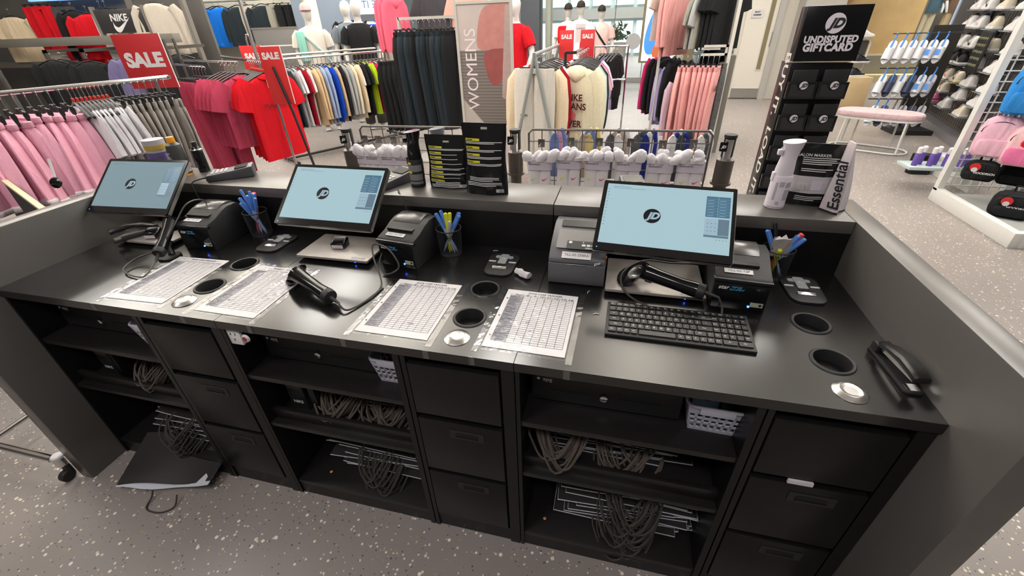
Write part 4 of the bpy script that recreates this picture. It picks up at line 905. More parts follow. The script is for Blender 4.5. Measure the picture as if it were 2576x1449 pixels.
# ================================================================ NEAR RACK: pink shorts, white tees, grey trousers
def shorts(loc, rz, label, group, ph):
    t = thing('fleece_shorts', label, 'shorts', (loc[0], loc[1], loc[2]-.13+random.uniform(-.012, .008)), rz, group); W, H, d = .35, .42, .034; t.rotation_euler = (random.uniform(-.09, .09), random.uniform(-.03, .03), rz)
    def prof(z, a, b, am): return ell(W/2*a, d*b, z, 24, ph, am, 6)
    part('shorts_body', cached(('sh', ph), lambda: mesh('shorts_body', G().loft([prof(-.028, .8, .85, .002), prof(-.05, .9, 1.1, .008), prof(-.12, 1.05, 1.2, .016), prof(-.25, 1.2, 1.35, .022), prof(-H, 1.34, 1.5, .026)]), 60)), PINKF, t)
    part('waistband', cached(('shw', ph), lambda: mesh('waistband', G().loft([prof(0, .84, .7, .002), prof(-.004, .9, 1.1, .003), prof(-.03, .9, 1.15, .003), prof(-.036, .84, .95, .003)]), 60)), PINKF, t)
    part('hem_trim', cached(('sht', ph), lambda: mesh('hem_trim', G().loft([prof(-H+.004, 1.33, 1.6, .026), prof(-H-.004, 1.37, 1.95, .026), prof(-H-.024, 1.36, 1.9, .026), prof(-H-.03, 1.3, 1.4, .026)]), 60)), fab('white_pile_trim', (226, 214, 218), bump=.6, scale=160), t)
    return t
RD = Vector((.409, .913)); RN = Vector((.913, -.41)); RE = Vector((-1.061, 1.781)); RRZ = math.atan2(-.41, .913); RZ1 = 1.3
def onrail(s): p = RE - RD*s; return (p.x, p.y, RZ1)
t = thing('garment_rack', 'chrome garment rack carrying the pink shorts beside the counter', 'garment rack', (-1.33, 1.18, 0))
def L_(p): return (p[0]+1.33, p[1]-1.18, p[2])
rail(L_(onrail(-.03)), L_(onrail(1.5)), .0135, parent=t)
part('rail_end', G().lathe([(0, 0), (.018, 0), (.018, .018), (0, .018)], 12), CHROME, t).location = L_((onrail(-.03)[0], onrail(-.03)[1], RZ1-.009))
for s in (.05, 1.42):
    rail(L_(onrail(s)), L_((onrail(s)[0], onrail(s)[1], .06)), .0125, name='post', parent=t)
    b = Vector(onrail(s)).xy
    part('foot_bar', G().tube([L_((b.x-RN.x*.25, b.y-RN.y*.25, .06)), L_((b.x+RN.x*.25, b.y+RN.y*.25, .06))], .0125, 8), CHROME, t)
for i in range(12):
    s = .545+i*.05; p = onrail(s); k = 13-i
    shorts(p, RRZ+.22+random.uniform(-.08, .08), f'{nth(i)} pair of pink fleece shorts counted from the white tees', 'pink shorts on the near rack', (0, 1.1, 2.3, 3.6)[i % 4])
    hanger(p, RRZ, f'black clip hanger of the {nth(i)} pink shorts from the white tees', 'hangers of the pink shorts', True)
for i in range(9):
    s = .335+i*.021; p = onrail(s)
    top(p, RRZ+.15+random.uniform(-.06, .06), WHITF, f'{nth(i)} white t-shirt counted from the grey trousers on the near rack', 'white tees on the near rack', 'tee', .44, .56, .011)
    hanger(p, RRZ, f'black hanger of the {nth(i)} white tee on the near rack', 'hangers of the white tees', False, HB, pla('sizer_red', (206, 52, 40), .4))
for i in range(9):
    s = .01+i*.036; p = onrail(s)
    pants(p, RRZ+.1+random.uniform(-.07, .07), GREYF, f'{nth(i)} pair of washed grey trousers from the rail end', 'grey trousers on the near rack', .40, .86, .017, fold=True, flare=1.15)
    hanger(p, RRZ, f'black clip hanger of the {nth(i)} grey trousers from the rail end', 'hangers of the grey trousers', True)
t = thing('security_tag', 'round black security tag on the pink shorts', 'security tag', (onrail(.80)[0]+.33, onrail(.80)[1]-.155, .865), RRZ); t.rotation_euler = (1.2, 0, .55)
part('disc', G().lathe([(0, 0), (.024, 0), (.03, .004), (.024, .012), (.012, .015), (0, .016)], 20), BGL, t)
part('tail', G().box(-.006, .006, -.03, .13, -.006, -.001), PAPER, t)
# rolling rack foot at the lower left corner
t = thing('rolling_rack', 'chrome rolling rack base with a caster at the counter end', 'garment rack', (-.3, -.1, 0))
part('cross_bar', G().tube([(-.9, -.055, .105), (.19, -.047, .10)], .0115, 10), CHROME, t)
part('bar_sleeve', G().tube([(-.22, -.0505, .1035), (.16, -.0475, .1008)], .0142, 10), CHROME, t)
part('side_bar', G().tube([(-.205, -.02, .10), (-.235, .75, .10)], .0115, 10), CHROME, t)
part('rear_bar', G().tube([(.18, -.04, .10), (.20, .30, .10)], .0115, 10), CHROME, t)
part('joint', G().lathe([(0, .075), (.019, .075), (.019, .105), (.014, .12), (0, .12)], 14, .2, -.045), CHROME, t)
part('joint_cap', G().lathe([(0, .118), (.021, .118), (.021, .128), (.016, .133), (0, .134)], 18, .205, -.045), pla('white_cap', (205, 202, 206), .45), t)
cs = part('caster_fork', G().box(.19, .222, -.055, -.035, .03, .078), BPLM, t, bevel=.004)
g = G(); g.T = Matrix.Translation((.206, -.06, .026)) @ Matrix.Rotation(PI/2, 4, 'Y'); part('caster_wheel', g.lathe([(0, -.014), (.022, -.014), (.026, -.009), (.026, .009), (.022, .014), (0, .014)], 18), RUB, cs)

t = thing('display_plinth', 'black plinth with a cream top edge beside the left counter panel', 'plinth', (-.75, .585, 0), math.atan2(-.37, .93))
part('body', G().box(-1.2, .3, 0, .016, 0, .885), mat('black_cloth', S(28, 32, 32), .85), t); part('cream_edge', G().box(-1.2, .3, -.003, .02, .885, .9), pla('cream_trim', (206, 198, 160), .6), t)
# ================================================================ LEFT AND MIDDLE RACKS
SALER = pla('sale_red', (204, 42, 44), .45); SALED = pla('sale_red_dark', (188, 44, 50), .45)
def sale_sign(loc, rz, w, h, label, group=None, size=None, ty=.72, m=None, post=0):
    t = thing('sale_sign', label, 'sign', loc, rz, group); m = m or SALER
    part('board', G().box(-w/2, w/2, -.004, .004, 0, h), m, t, bevel=.001)
    part('edge', G().box(w/2, w/2+.003, -.0045, .0045, 0, h+.002), WPR, t)
    part('lettering', G().at(0, -.0048, h*ty, rx=PI/2).text('SALE', size or w*.3, bold=.055, sx=1.0), WPR, t, smooth=0)
    if post: part('stem', G().tube([(0, .008, -post), (0, .008, h*.4)], .006, 8), GUNM, t)
    return t
sale_sign((-1.79, 2.3, 1.17), .32, .36, .385, 'large red SALE board tilted above the near rack', None, .135, .52, SALED, 1.17)
s2 = sale_sign((-.98, 2.75, .98), .25, .19, .45, 'tall red SALE board hanging before the coloured sweaters', None, .068, .84)
part('strut', G().tube([(.0, -.012, .3), (.06, -.012, -.06), (.16, 0, -.98)], .012, 6), BPLM, s2)
sale_sign((-2.55, 4.3, 1.13), .35, .25, .26, 'red SALE board above the red tees rail', None, .085, .55, post=1.13)
# maroon face-out
def faceout(E, d, n, mk, gap, post_to=.05, arm=True):
    """garments hung one behind another from E backwards along d"""
    for i in range(n):
        mk((E[0]+d[0]*gap*i, E[1]+d[1]*gap*i, E[2]), i)
RZM = 1.15
t = thing('garment_rack', 'grey rack of raspberry tees and trousers behind the grey trousers', 'garment rack', (-1.9, 3.1, 0))
for a, b in (((.36, -.14, 1.30), (-.75, .3, 1.30)), ((-.05, -.13, 1.27), (-.8, .2, 1.27))): part('rail', G().tube([a, b], .011, 8), CHROME, t)
for x, y in ((-.76, .3), (-.78, .2)): part('post', G().tube([(x, y, 0), (x, y, 1.5)], .014, 8), GUNM, t)
for i in range(5):
    p = (-1.56-.075*i, 2.97+.028*i, 1.30)
    tt = top(p, RZM, MAROON, f'{nth(i)} raspberry t-shirt from the front of its rail', 'raspberry tees', 'tee', .5, .62, .022)
    hanger(p, RZM, f'black hanger of the {nth(i)} raspberry tee', 'hangers of the raspberry tees')
    if i == 0: part('logo', swoosh(G().at(.06, -.032, -.17, rx=PI/2), .028), WPR, tt, smooth=0)
for i in range(5):
    p = (-1.93-.06*i, 2.95+.022*i, 1.27)
    pp = pants(p, RZM-.15, MAROON, f'{nth(i)} pair of raspberry trousers from the front of its rail', 'raspberry trousers', .34, .98, .02)
    hanger(p, RZM-.15, f'black clip hanger of the {nth(i)} raspberry trousers', 'hangers of the raspberry trousers', True)
    if i == 0: part('paper_tag', G().box(.03, .12, -.026, -.023, -.05, .01), PAPER, pp)
# red tees
t = thing('garment_rack', 'chrome rack carrying the red graphic t-shirts', 'garment rack', (-1.27, 2.98, 0))
part('rail', G().tube([(0.03, -.02, 1.30), (-1.35, .92, 1.30)], .013, 10), CHROME, t)
part('post', G().tube([(.03, -.02, 1.31), (.06, -.04, .05)], .013, 10), CHROME, t)
part('rail_end', G().at(.03, -.02, 1.30).lathe([(0, -.02), (.024, -.012), (.026, .0), (.024, .012), (0, .02)], 12), CHROME, t)
part('base_bar', G().tube([(-.5, -.25, .06), (.5, .2, .06)], .013, 8), BPLM, t)
for i in range(8):
    p = (-1.30-.083*i*.62, 2.99+.056*i*.62, 1.30)
    tt = top(p, 1.3, REDF, f'{nth(i)} red t-shirt from the front of the red rail', 'red graphic tees', 'tee', .5, .74, .02)
    hanger(p, 1.2, f'black hanger of the {nth(i)} red tee', 'hangers of the red tees', False, HB, pla('sizer_red', (206, 52, 40), .4))
    if i == 0:
        part('chest_print', G().at(0, -.04, -.25, rx=PI/2).text('TRADITION', .05, bold=.02), mat('dark_red_print', S(90, 16, 24), .7), tt, smooth=0)
        part('price_tag', G().box(-.03, -.005, -.034, -.032, -.10, -.03), PAPER, tt)
# ---- long rail of mixed tops
A3 = Vector((-2.42, 4.22)); B3 = Vector((-1.52, 5.82)); D3 = (B3-A3).normalized(); R3 = math.atan2(-D3.x, D3.y); Z3 = 1.225
t = thing('garment_rack', 'long steel rack carrying the row of coloured sweaters', 'garment rack', (-2, 5, 0))
for dz, off in ((0, 0), (.03, .32)):
    o = Vector((-D3.y, D3.x))*off
    part('rail', G().tube([(A3.x+o.x+2, A3.y+o.y-5, Z3+dz), (B3.x+o.x+2, B3.y+o.y-5, Z3+dz)], .014, 8), STEEL, t)
for p in (A3, B3):
    part('post', G().tube([(p.x+2, p.y-5, 0), (p.x+2, p.y-5, 2.1)], .018, 8), STEEL, t)
    q = p + Vector((-D3.y, D3.x))*.32; part('post', G().tube([(q.x+2, q.y-5, 0), (q.x+2, q.y-5, Z3+.1)], .014, 8), BPLM, t)
    part('hoop', G().tube([(p.x+2, p.y-5, 1.0), (p.x+2, p.y-5, 1.45), (p.x+2-.05*D3.y, p.y-5+.05*D3.x, 1.5), (p.x+2-.14*D3.y, p.y-5+.14*D3.x, 1.5), (p.x+2-.18*D3.y, p.y-5+.18*D3.x, 1.45), (p.x+2-.18*D3.y, p.y-5+.18*D3.x, 1.0)], .012, 8), STEEL, t)
    part('foot', G().tube([(p.x+2+.35*D3.y, p.y-5-.35*D3.x, .04), (p.x+2-.4*D3.y, p.y-5+.4*D3.x, .04)], .018, 8), BPLM, t)
part('floor_bar', G().tube([(A3.x+2, A3.y-5, .04), (B3.x+2, B3.y-5, .04)], .016, 8), BPLM, t)
SEQ = [(DGREY, 'dark grey', 'tee'), (BLKF, 'black', 'tee'), (BLKF, 'black', 'tee'), (NAVYF, 'charcoal', 'tee'), (NAVYF, 'charcoal', 'tee'), (LGREY, 'light grey', 'tee'), (WHITF, 'white', 'tee'), (BURG, 'crimson', 'tee'), (WHITF, 'white', 'tee'), (TAN, 'tan', 'sweat'), (TAN, 'tan', 'sweat'),
       (LBLUE, 'pale blue', 'sweat'), (LBLUE, 'pale blue', 'sweat'), (ROYAL, 'royal blue', 'sweat'), (TAN, 'tan', 'sweat'), (BLKF, 'black', 'sweat'), (LGREY, 'light grey', 'sweat'), (LGREY, 'light grey', 'sweat'), (CREAM2, 'cream', 'sweat'), (CREAM, 'cream', 'sweat'),
       (IVORY, 'ivory', 'tee'), (BLKF, 'black', 'tee'), (BLKF, 'black', 'tee'), (LIME, 'lime green', 'tee'), (LIME, 'lime green', 'tee'), (HOTP, 'magenta', 'tee'), (WHITF, 'white', 'tee'), (BLKF, 'black', 'tee'), (WHITF, 'white', 'tee'), (IVORY, 'ivory', 'tee')]
for i, (m, cn, k) in enumerate(SEQ):
    s = .04+(B3-A3).length*.95*i/len(SEQ); p = (A3.x+D3.x*s, A3.y+D3.y*s, Z3); rz = R3+random.uniform(-.1, .1)
    top(p, rz, m, f'{cn} {"t-shirt" if k == "tee" else "sweatshirt"}, {nth(i)} garment along the long mixed rail', 'tops on the long mixed rail', k, .5, .70 if k != 'tee' else .68, .022, parts=False)
    hanger(p, rz, f'hanger of the {nth(i)} garment along the long mixed rail', 'hangers on the long mixed rail')
# ---- charcoal sweatpants in a white frame
t = thing('pants_frame', 'pale tubular frame hung with charcoal sweatpants', 'garment rack', (-.31, 4.6, 0)); FRM = pla('pale_frame', (176, 174, 168), .4)
for x in (-.36, .35): part('upright', G().box(x-.014, x+.014, -.014, .014, 0, 1.62), FRM, t)
part('top_bar', G().box(-.36, .36, -.014, .014, 1.592, 1.62), FRM, t); part('foot_bar', G().box(-.36, .36, -.2, .2, 0, .03), FRM, t)
for i in range(10):
    p = (-.62+.066*i, 4.6, 1.594); rz = 1.15+random.uniform(-.15, .15)
    pants(p, rz, NAVYF if i % 3 else BLKF, f'{nth(i)} pair of charcoal sweatpants from the left in the pale frame', 'charcoal sweatpants', .40, 1.06, .036, fold=True, flare=1.15, drop=.125)
    hanger(p, rz, f'clip hanger of the {nth(i)} charcoal sweatpants in the pale frame', 'hangers in the pale frame', True)
t = thing('garment_rack', 'low steel rail of black leggings left of the pale frame', 'garment rack', (-1.05, 5.3, 0)); part('rail', G().tube([(-.3, 0, 1.25), (.45, 0, 1.25)], .02, 8), STEEL, t)
for x in (-.3, .45): part('post', G().tube([(x, .1, 0), (x, .1, 1.3)], .015, 8), STEEL, t)
for i in range(7):
    p = (-1.3+.07*i, 5.3, 1.25); pants(p, 1.2, BLKF, f'{nth(i)} pair of black leggings from the left on the low steel rail', 'black leggings', .34, .9, .03, fold=True)
# coral sweatshirt high on the tall rack
for i, (x, z) in enumerate(((-1.22, 1.98), (-1.17, 2.0), (-1.12, 1.97))):
    top((x, 5.45, z), 1.3, CORAL, f'{nth(i)} coral pink hoodie from the left hanging high', 'coral hoodies', 'hood', .36, .62, .03)
t = thing('garment_rack', 'high steel bar behind the charcoal sweatpants', 'garment rack', (-.8, 5.9, 0)); part('bar', G().tube([(-.5, 0, 2.02), (.75, 0, 2.02)], .014, 8), STEEL, t)
for x in (-.5, .75): part('post', G().tube([(x, 0, 0), (x, 0, 2.02)], .014, 8), STEEL, t)
hanger((-.72, 5.9, 2.02), .1, 'hanger of the high dark tee behind the charcoal sweatpants', None); hanger((-.25, 5.9, 2.02), .1, 'hanger of the high peach top behind the charcoal sweatpants', None)
top((-.72, 5.9, 2.0), .1, DGREY, 'dark t-shirt hanging high behind the charcoal sweatpants', None, 'tee', .6, .45, .04)
top((-.25, 5.9, 2.0), .1, fab('pale_peach', (226, 176, 164)), 'pale peach top hanging behind the charcoal sweatpants', None, 'tee', .5, .5, .04)
# ---- WOMENS banner
t = thing('womens_banner', 'grey framed banner lettered WOMENS with a red top photograph', 'banner', (.43, 4.4, .5))
part('frame', G().box(-.33, -.30, -.02, .02, -.5, 1.75).box(.285, .31, -.02, .02, -.5, 1.75).box(-.30, .285, -.02, .02, 1.21, 1.235), FRM, t)
def banner_mat():
    m = bpy.data.materials.new('banner_print'); m.use_nodes = True; nt = m.node_tree; N = nt.nodes; Lk = nt.links.new; b = N['Principled BSDF']
    tc = N.new('ShaderNodeTexCoord'); wv = N.new('ShaderNodeTexWave'); wv.bands_direction = 'Z'; wv.inputs['Scale'].default_value = 9.5; wv.inputs['Distortion'].default_value = .3; Lk(tc.outputs['Object'], wv.inputs[0])
    mx = N.new('ShaderNodeMix'); mx.data_type = 'RGBA'; mx.inputs[6].default_value = (*S(96, 90, 87), 1); mx.inputs[7].default_value = (*S(122, 115, 111), 1); Lk(wv.outputs['Fac'], mx.inputs[0]); Lk(mx.outputs[2], b.inputs['Base Color']); b.inputs['Roughness'].default_value = .45; return m
part('print_lower', G().box(-.30, .285, -.012, .0, 0, .78), banner_mat(), t); part('print_upper', G().box(-.30, .285, -.012, .0, .78, 1.21), pla('banner_grey', (176, 166, 162), .5, var=.12, scale=6), t)
part('print_foot', G().at(0, -.0126, 0, rx=PI/2).flat([(-.3, 0), (-.05, 0), (-.3, .28)]), pla('banner_beige', (170, 162, 156), .5), t)
sil = spline([(-.085, .80, 0), (-.075, 1.0, 0), (-.02, 1.15, 0), (.07, 1.2, 0), (.2, 1.205, 0), (.28, 1.2, 0), (.283, 1.0, 0), (.283, .79, 0), (.1, .785, 0)], 3, True)
part('photo_red_top', G().at(0, -.0128, 0, rx=PI/2).flat([(p.x, p.y) for p in sil]), pla('photo_red', (172, 118, 112), .5, var=.2, scale=14), t)
sil = spline([(.0, .77, 0), (-.01, .6, 0), (.04, .46, 0), (.12, .42, 0), (.19, .5, 0), (.24, .42, 0), (.28, .5, 0), (.28, .77, 0)], 3, True)
part('photo_red_sleeve', G().at(0, -.0132, 0, rx=PI/2).flat([(p.x, p.y) for p in sil]), pla('photo_red_bright', (138, 72, 70), .5, var=.25, scale=14), t)
part('photo_grey_figure', G().at(0, -.0134, 0, rx=PI/2).flat([(.17, .3), (.283, .26), (.283, 1.19), (.235, 1.19), (.215, .9), (.19, .6)]), pla('photo_pale', (160, 142, 138), .5, var=.25, scale=14), t)
g = G(); g.T = Matrix.Translation((-.165, -.0136, .58)) @ Matrix.Rotation(PI/2, 4, 'X') @ Matrix.Rotation(PI/2, 4, 'Z'); g.text('WOMENS', .185, bold=0, sx=1.02); part('lettering', g, pla('banner_white', (214, 204, 206), .5), t, smooth=0)
# ---- mannequins
MANM = pla('mannequin_white', (206, 204, 200), .35)
def mannequin(loc, rz, sc, label, shirt, shorts_m=None, long=False, cap=None, arms=1, group=None, plinth=.0):
    t = thing('mannequin', label, 'mannequin', loc, rz, group)
    def E(z, a, b, cy=0, n=16): return [(sc*a*math.cos(2*PI*i/n), sc*(b*math.sin(2*PI*i/n)+cy), sc*z) for i in range(n)]
    g = G().loft([E(.86, .15, .11), E(.98, .165, .115), E(1.1, .13, .095), E(1.28, .165, .115), E(1.4, .18, .11), E(1.47, .17, .085), E(1.505, .09, .065), E(1.53, .055, .056), E(1.59, .05, .055, -.008), E(1.62, .058, .075, -.02), E(1.68, .074, .095, -.018), E(1.74, .075, .098, -.01), E(1.79, .055, .07, 0), E(1.81, .012, .015, 0)])
    for s in (-1, 1):
        g.tube([(sc*s*.155, 0, sc*1.44), (sc*s*.2, 0, sc*1.4), (sc*s*.24*arms, .01, sc*1.2), (sc*s*.26*arms, -.01*sc, sc*1.13), (sc*s*.235*arms, -.1*sc, sc*.93), (sc*s*.22*arms, -.13*sc, sc*.84)], [sc*r for r in (.05, .055, .042, .038, .03, .022)], 10)
        g.tube([(sc*s*.085, 0, sc*.93), (sc*s*.09, 0, sc*.5), (sc*s*.09, .01, sc*.08), (sc*s*.09, -.02, sc*.0)], [sc*r for r in (.085, .06, .042, .05)], 10)
    part('figure', g, MANM, t)
    if shirt:
        part('shirt', G().loft([E(.84, .2, .145), E(.95, .198, .145), E(1.1, .175, .13), E(1.3, .195, .14), E(1.42, .205, .12), E(1.485, .16, .09), E(1.512, .09, .068)]), shirt, t)
        for s in (-1, 1):
            P = [(.16, 1.44, .07), (.205, 1.38, .082), (.235*arms, 1.24, .08)] + ([(.25*arms, 1.1, .06), (.24*arms, .95, .05)] if long else [])
            part('shirt_sleeve', G().tube([(sc*s*x, -.06*sc*max(0, 1.15-z), sc*z) for x, z, r in P], [sc*r for x, z, r in P], 10), shirt, t)
    if shorts_m:
        for s in (-1, 1): part('trouser_leg', G().tube([(sc*s*.07, 0, sc*.98), (sc*s*.09, 0, sc*.6), (sc*s*.095, 0, sc*.1)], [sc*.115, sc*.095, sc*.075], 10), shorts_m, t)
    if cap:
        c = part('cap', G().loft([E(1.72, .082, .105, -.01), E(1.77, .078, .1, -.008), E(1.81, .055, .07, 0), E(1.83, .015, .02, 0)]), cap, t)
        part('peak', G().loft([[(sc*x*.9, sc*(-.09-.075*math.cos(x*12)), sc*(1.725+dz)) for x in (-.08, -.05, -.02, .02, .05, .08)]+[(sc*.08, sc*-.06, sc*(1.725+dz)), (sc*-.08, sc*-.06, sc*(1.725+dz))] for dz in (0, .008)]), cap, c)
    return t
mq = mannequin((-2.98, 6.15, 0), .75, 1.03, 'white mannequin in ivory tee, pink cap and mint cross bag', IVORY, fab('stone_shorts', (150, 146, 140)), cap=fab('pink_cap', (206, 170, 170)))
part('bag_strap', G().tube([(-.17, -.08, 1.50), (-.05, -.16, 1.38), (.1, -.17, 1.2), (.2, -.08, 1.05)], .022, 6), MINT, mq); part('mint_bag', G().cbox(-.18, -.12, 1.3, .12, .1, .42), fab('mint_bag', (140, 200, 186)), mq, bevel=.03)
mannequin((-2.75, 6.9, 0), .3, 1.06, 'white mannequin in a blue-grey tee seen from behind', fab('blue_grey_tee', (112, 120, 132)), BLKF)
mannequin((-2.2, 6.3, .0), .4, 1.05, 'mannequin in camouflage trousers and black tee', BLKF, fab('camo', (56, 54, 48), var=.6, scale=14))
mannequin((.42, 5.9, 0), -.5, 1.0, 'mannequin in a red top with white sleeves behind the banner', REDF, REDF, arms=1.15)
# ---- tops hanging behind the mixed rail
BK = [(-2.75, 7.0, 1.75, BLKF, 'black', .6), (-2.45, 7.1, 1.72, WHITF, 'white', .4), (-2.35, 7.0, 1.68, ROYAL, 'royal blue', .42), (-2.1, 7.2, 1.8, PURP, 'purple', .4), (-1.95, 6.9, 1.42, STONE, 'stone', .5), (-2.6, 7.3, 1.3, STONE, 'light stone', .5)]
for i, (x, y, z, m, cn, W) in enumerate(BK): top((x, y, z), .3, m, f'{cn} top hanging on the far wall behind the mixed rail', 'tops on the far wall', 'tee', W, .6, .05, parts=False)
# ---- left gondola with heavy grey beams
GB = pla('gondola_grey', (118, 114, 108), .5)
t = thing('gondola_shelving', 'grey shelving gondola with heavy beams along the left', 'shelving', (-6, 4.9, 0))
part('top_beam', G().box(-3.2, 1.75, -.06, .06, 1.43, 1.545), GB, t, bevel=.004); part('lower_beam', G().box(-3.2, 1.2, .2, .3, 1.13, 1.215), GB, t, bevel=.004)
part('back_board', G().box(-3.2, 1.75, .62, .66, 0, 2.6), pla('gondola_back', (96, 94, 92), .6), t)
for x in (-3.1, -1.1, .75, 1.72): part('upright', G().box(x-.03, x+.03, .3, .36, 0, 2.4), GB, t)
for x in (-.15, .55, 1.9): part('arm', G().box(x-.015, x+.015, -.5, .25, 1.36, 1.40).box(x-.015, x+.015, -.5, -.46, 1.28, 1.4), GUNM, t)
part('upper_rail', G().tube([(-3.2, .1, 2.08), (1.75, .1, 2.08)], .016, 8), GUNM, t)
UP = [(-7.62, 1.95, CREAM, 'cream', 'tee', .62), (-7.05, 2.08, REDF, 'red', 'P', .36), (-6.9, 2.08, REDF, 'bright red', 'P', .36), (-6.45, 2.06, DGREY, 'dark grey', 'P', .36), (-6.28, 1.98, BLKF, 'black', 'hood', .5), (-6.02, 1.93, REDF, 'red', 'hood', .66), (-5.72, 1.98, WHITF, 'white', 'P', .34), (-5.62, 1.98, IVORY, 'ivory', 'P', .34), (-4.72, 2.02, STONE, 'stone', 'hood', .62), (-4.86, 1.85, IVORY, 'ivory striped', 'tee', .5)]
for i, (x, z, m, cn, k, W) in enumerate(UP):
    lb = f'{cn} {"trousers" if k == "P" else "hoodie" if k == "hood" else "t-shirt"} hanging above the left gondola beam'
    hanger((x, 5.15, z), .28, 'hanger of the ' + lb, 'hangers above the left beam', k == 'P')
    if k == 'P': pants((x, 5.15, z), .25, m, lb, 'garments above the left beam', W, .8, .04)
    else: top((x, 5.15, z), .3, m, lb, 'garments above the left beam', k, W, .62, .06)
t = thing('brand_panel', 'dark display panel with white tick logo above the left gondola beam', 'sign', (-5.22, 5.0, 1.57), .2)
part('board', G().box(-.36, .36, -.02, .02, 0, .29), mat('panel_charcoal', S(46, 46, 48), .45), t, bevel=.004); [part('side_bracket', G().box(a, b, -.03, .03, -.03, .33), GB, t) for a, b in ((-.4, -.36), (.36, .39))]
part('lettering', G().at(-.03, -.0215, .185, rx=PI/2).text('NIKE', .12, bold=.03, shear=.18), WPR, t, smooth=0); part('swoosh', swoosh(G().at(-.13, -.0215, .12, rx=PI/2), .27), WPR, t, smooth=0)
for i, (x, y, z) in enumerate(((-6.15, 4.45, 1.36), (-6.1, 4.55, 1.36), (-5.45, 4.45, 1.34), (-4.1, 4.4, 1.38), (-3.75, 4.35, 1.40))):
    top((x, y, z), .55, BLKF, f'{nth(i)} black hoodie from the left on the gondola arms', 'black hoodies on the gondola arms', 'hood', .5, .66, .05)
    hanger((x, y, z), .55, f'steel-hooked hanger of the {nth(i)} black hoodie on the gondola arms', 'hangers on the gondola arms')
top((-4.55, 4.3, 1.40), .5, fab('slate_lavender', (104, 98, 136)), 'slate lavender t-shirt hanging behind the large SALE board', None, 'tee', .42, .5, .05)
for i, (x, z, m, cn) in enumerate(((-7.0, 1.24, STONE, 'beige'), (-6.2, 1.25, REDF, 'red'), (-5.6, 1.24, LGREY, 'pale grey'), (-4.95, 1.23, SAGE, 'sage grey'))):
    g = G()
    for k in range(3): g.loft([[(px, py, k*.045) for px, py in rr(.36, .26, .03, 3)], [(px*1.03, py*1.03, k*.045+.02) for px, py in rr(.36, .26, .03, 3)], [(px, py, k*.045+.042) for px, py in rr(.36, .26, .03, 3)]])
    one('folded_tops', g, m, f'{cn} folded tops lying on the lower gondola beam', 'folded clothes', (x, 5.15, z-.02))
# back wall on the left with its rail of hoodies
struct('wall_back', G().box(-11, -3.6, 8.5, 8.6, 0, 3.2), pla('wall_off_white', (196, 194, 184), .7))
t = thing('hoodie_rail', 'pale wall rail holding the blue hoodies on the back wall', 'wall rail', (-6.5, 8.2, 0))
part('rail', G().tube([(-2.2, 0, 2.08), (1.6, 0, 2.08)], .03, 8), FRM, t); part('low_rail', G().tube([(.6, 0, 1.42), (1.5, 0, 1.42)], .03, 8), FRM, t)
for x in (-1, .4): part('bracket', G().box(x-.02, x+.02, 0, .3, 2.05, 2.1), FRM, t)
for i, (x, m, cn, k) in enumerate(((-8.0, STONE, 'stone', 'hood'), (-7.45, DGREY, 'dark grey', 'P'), (-7.2, DGREY, 'charcoal grey', 'P'), (-7.0, SAGE, 'sage grey', 'tee'), (-6.62, BLUEF, 'bright blue', 'hood'), (-6.5, BLUEF, 'vivid blue', 'hood'), (-6.05, NAVYF, 'dark navy', 'hood'), (-5.8, STONE, 'pale stone', 'P'), (-5.45, NAVYF, 'black and grey panelled', 'hood'), (-5.15, SAGE, 'brown grey', 'P'), (-4.95, BLKF, 'black', 'P'))):
    lb = f'{cn} {"trousers" if k == "P" else "hoodie" if k == "hood" else "t-shirt"} on the back wall rail'
    hanger((x, 8.2, 2.08), .35, 'hanger of the ' + lb, 'hangers on the back wall', k == 'P')
    if k == 'P': pants((x, 8.2, 2.08), .35, m, lb, 'garments on the back wall', .36, .9, .05)
    else: top((x, 8.2, 2.06), .35, m, lb, 'garments on the back wall', k, .62, .68, .06)
for i in range(8): pants((-5.8+.1*i, 8.2, 1.42), 1.2, SAGE if i < 4 else BLKF, f'{nth(i)} trousers from the left on the low back wall rail', 'trousers on the low back wall rail', .34, .85, .04, fold=True)
one('lit_panel', G().box(-.75, .75, -.03, .03, 0, .5), mat('blue_lit_panel', S(120, 170, 240), .3, emit=S(130, 178, 240), estr=.9), 'pale blue lit panel above the left gondola', 'light panel', (-6.3, 5.3, 2.02), .2)
t = thing('grey_partition', 'grey square display partition left of the cap mannequin', 'panel', (-3.75, 6.3, .0), .4); part('board', G().box(-.35, .35, -.02, .02, 0, 1.56), pla('panel_grey', (112, 110, 108), .5), t, bevel=.004); part('trim', G().box(-.36, .36, -.025, .025, 1.55, 1.575), GB, t); part('slot', G().box(-.3, .3, -.0215, -.02, 1.3, 1.32), WPR, t)
struct('wall_divider', G().box(-4.6, -3.2, 8.0, 8.1, 0, 3.2), pla('wall_blue_grey', (128, 142, 160), .6))
t = thing('neon_sign', 'glowing yellow light box by the cap mannequin', 'light box', (-3.28, 6.75, 1.45), .5); part('lit_face', G().box(-.09, .09, -.02, .02, 0, .8), mat('yellow_glow', S(255, 235, 150), .4, emit=S(255, 232, 140), estr=2.2), t, bevel=.01); part('rim', G().box(-.11, -.09, -.03, .03, -.02, .82), pla('yellow_rim', (220, 180, 40), .4), t)
one('window_poster', G().box(-.42, .42, -.01, .01, 0, .7).at(0, 0, 0), mat('lit_poster', S(225, 235, 245), .4, emit=S(225, 238, 250), estr=.7), 'bright white poster above the black wall tee', 'poster', (-2.45, 7.5, 1.72), .2)
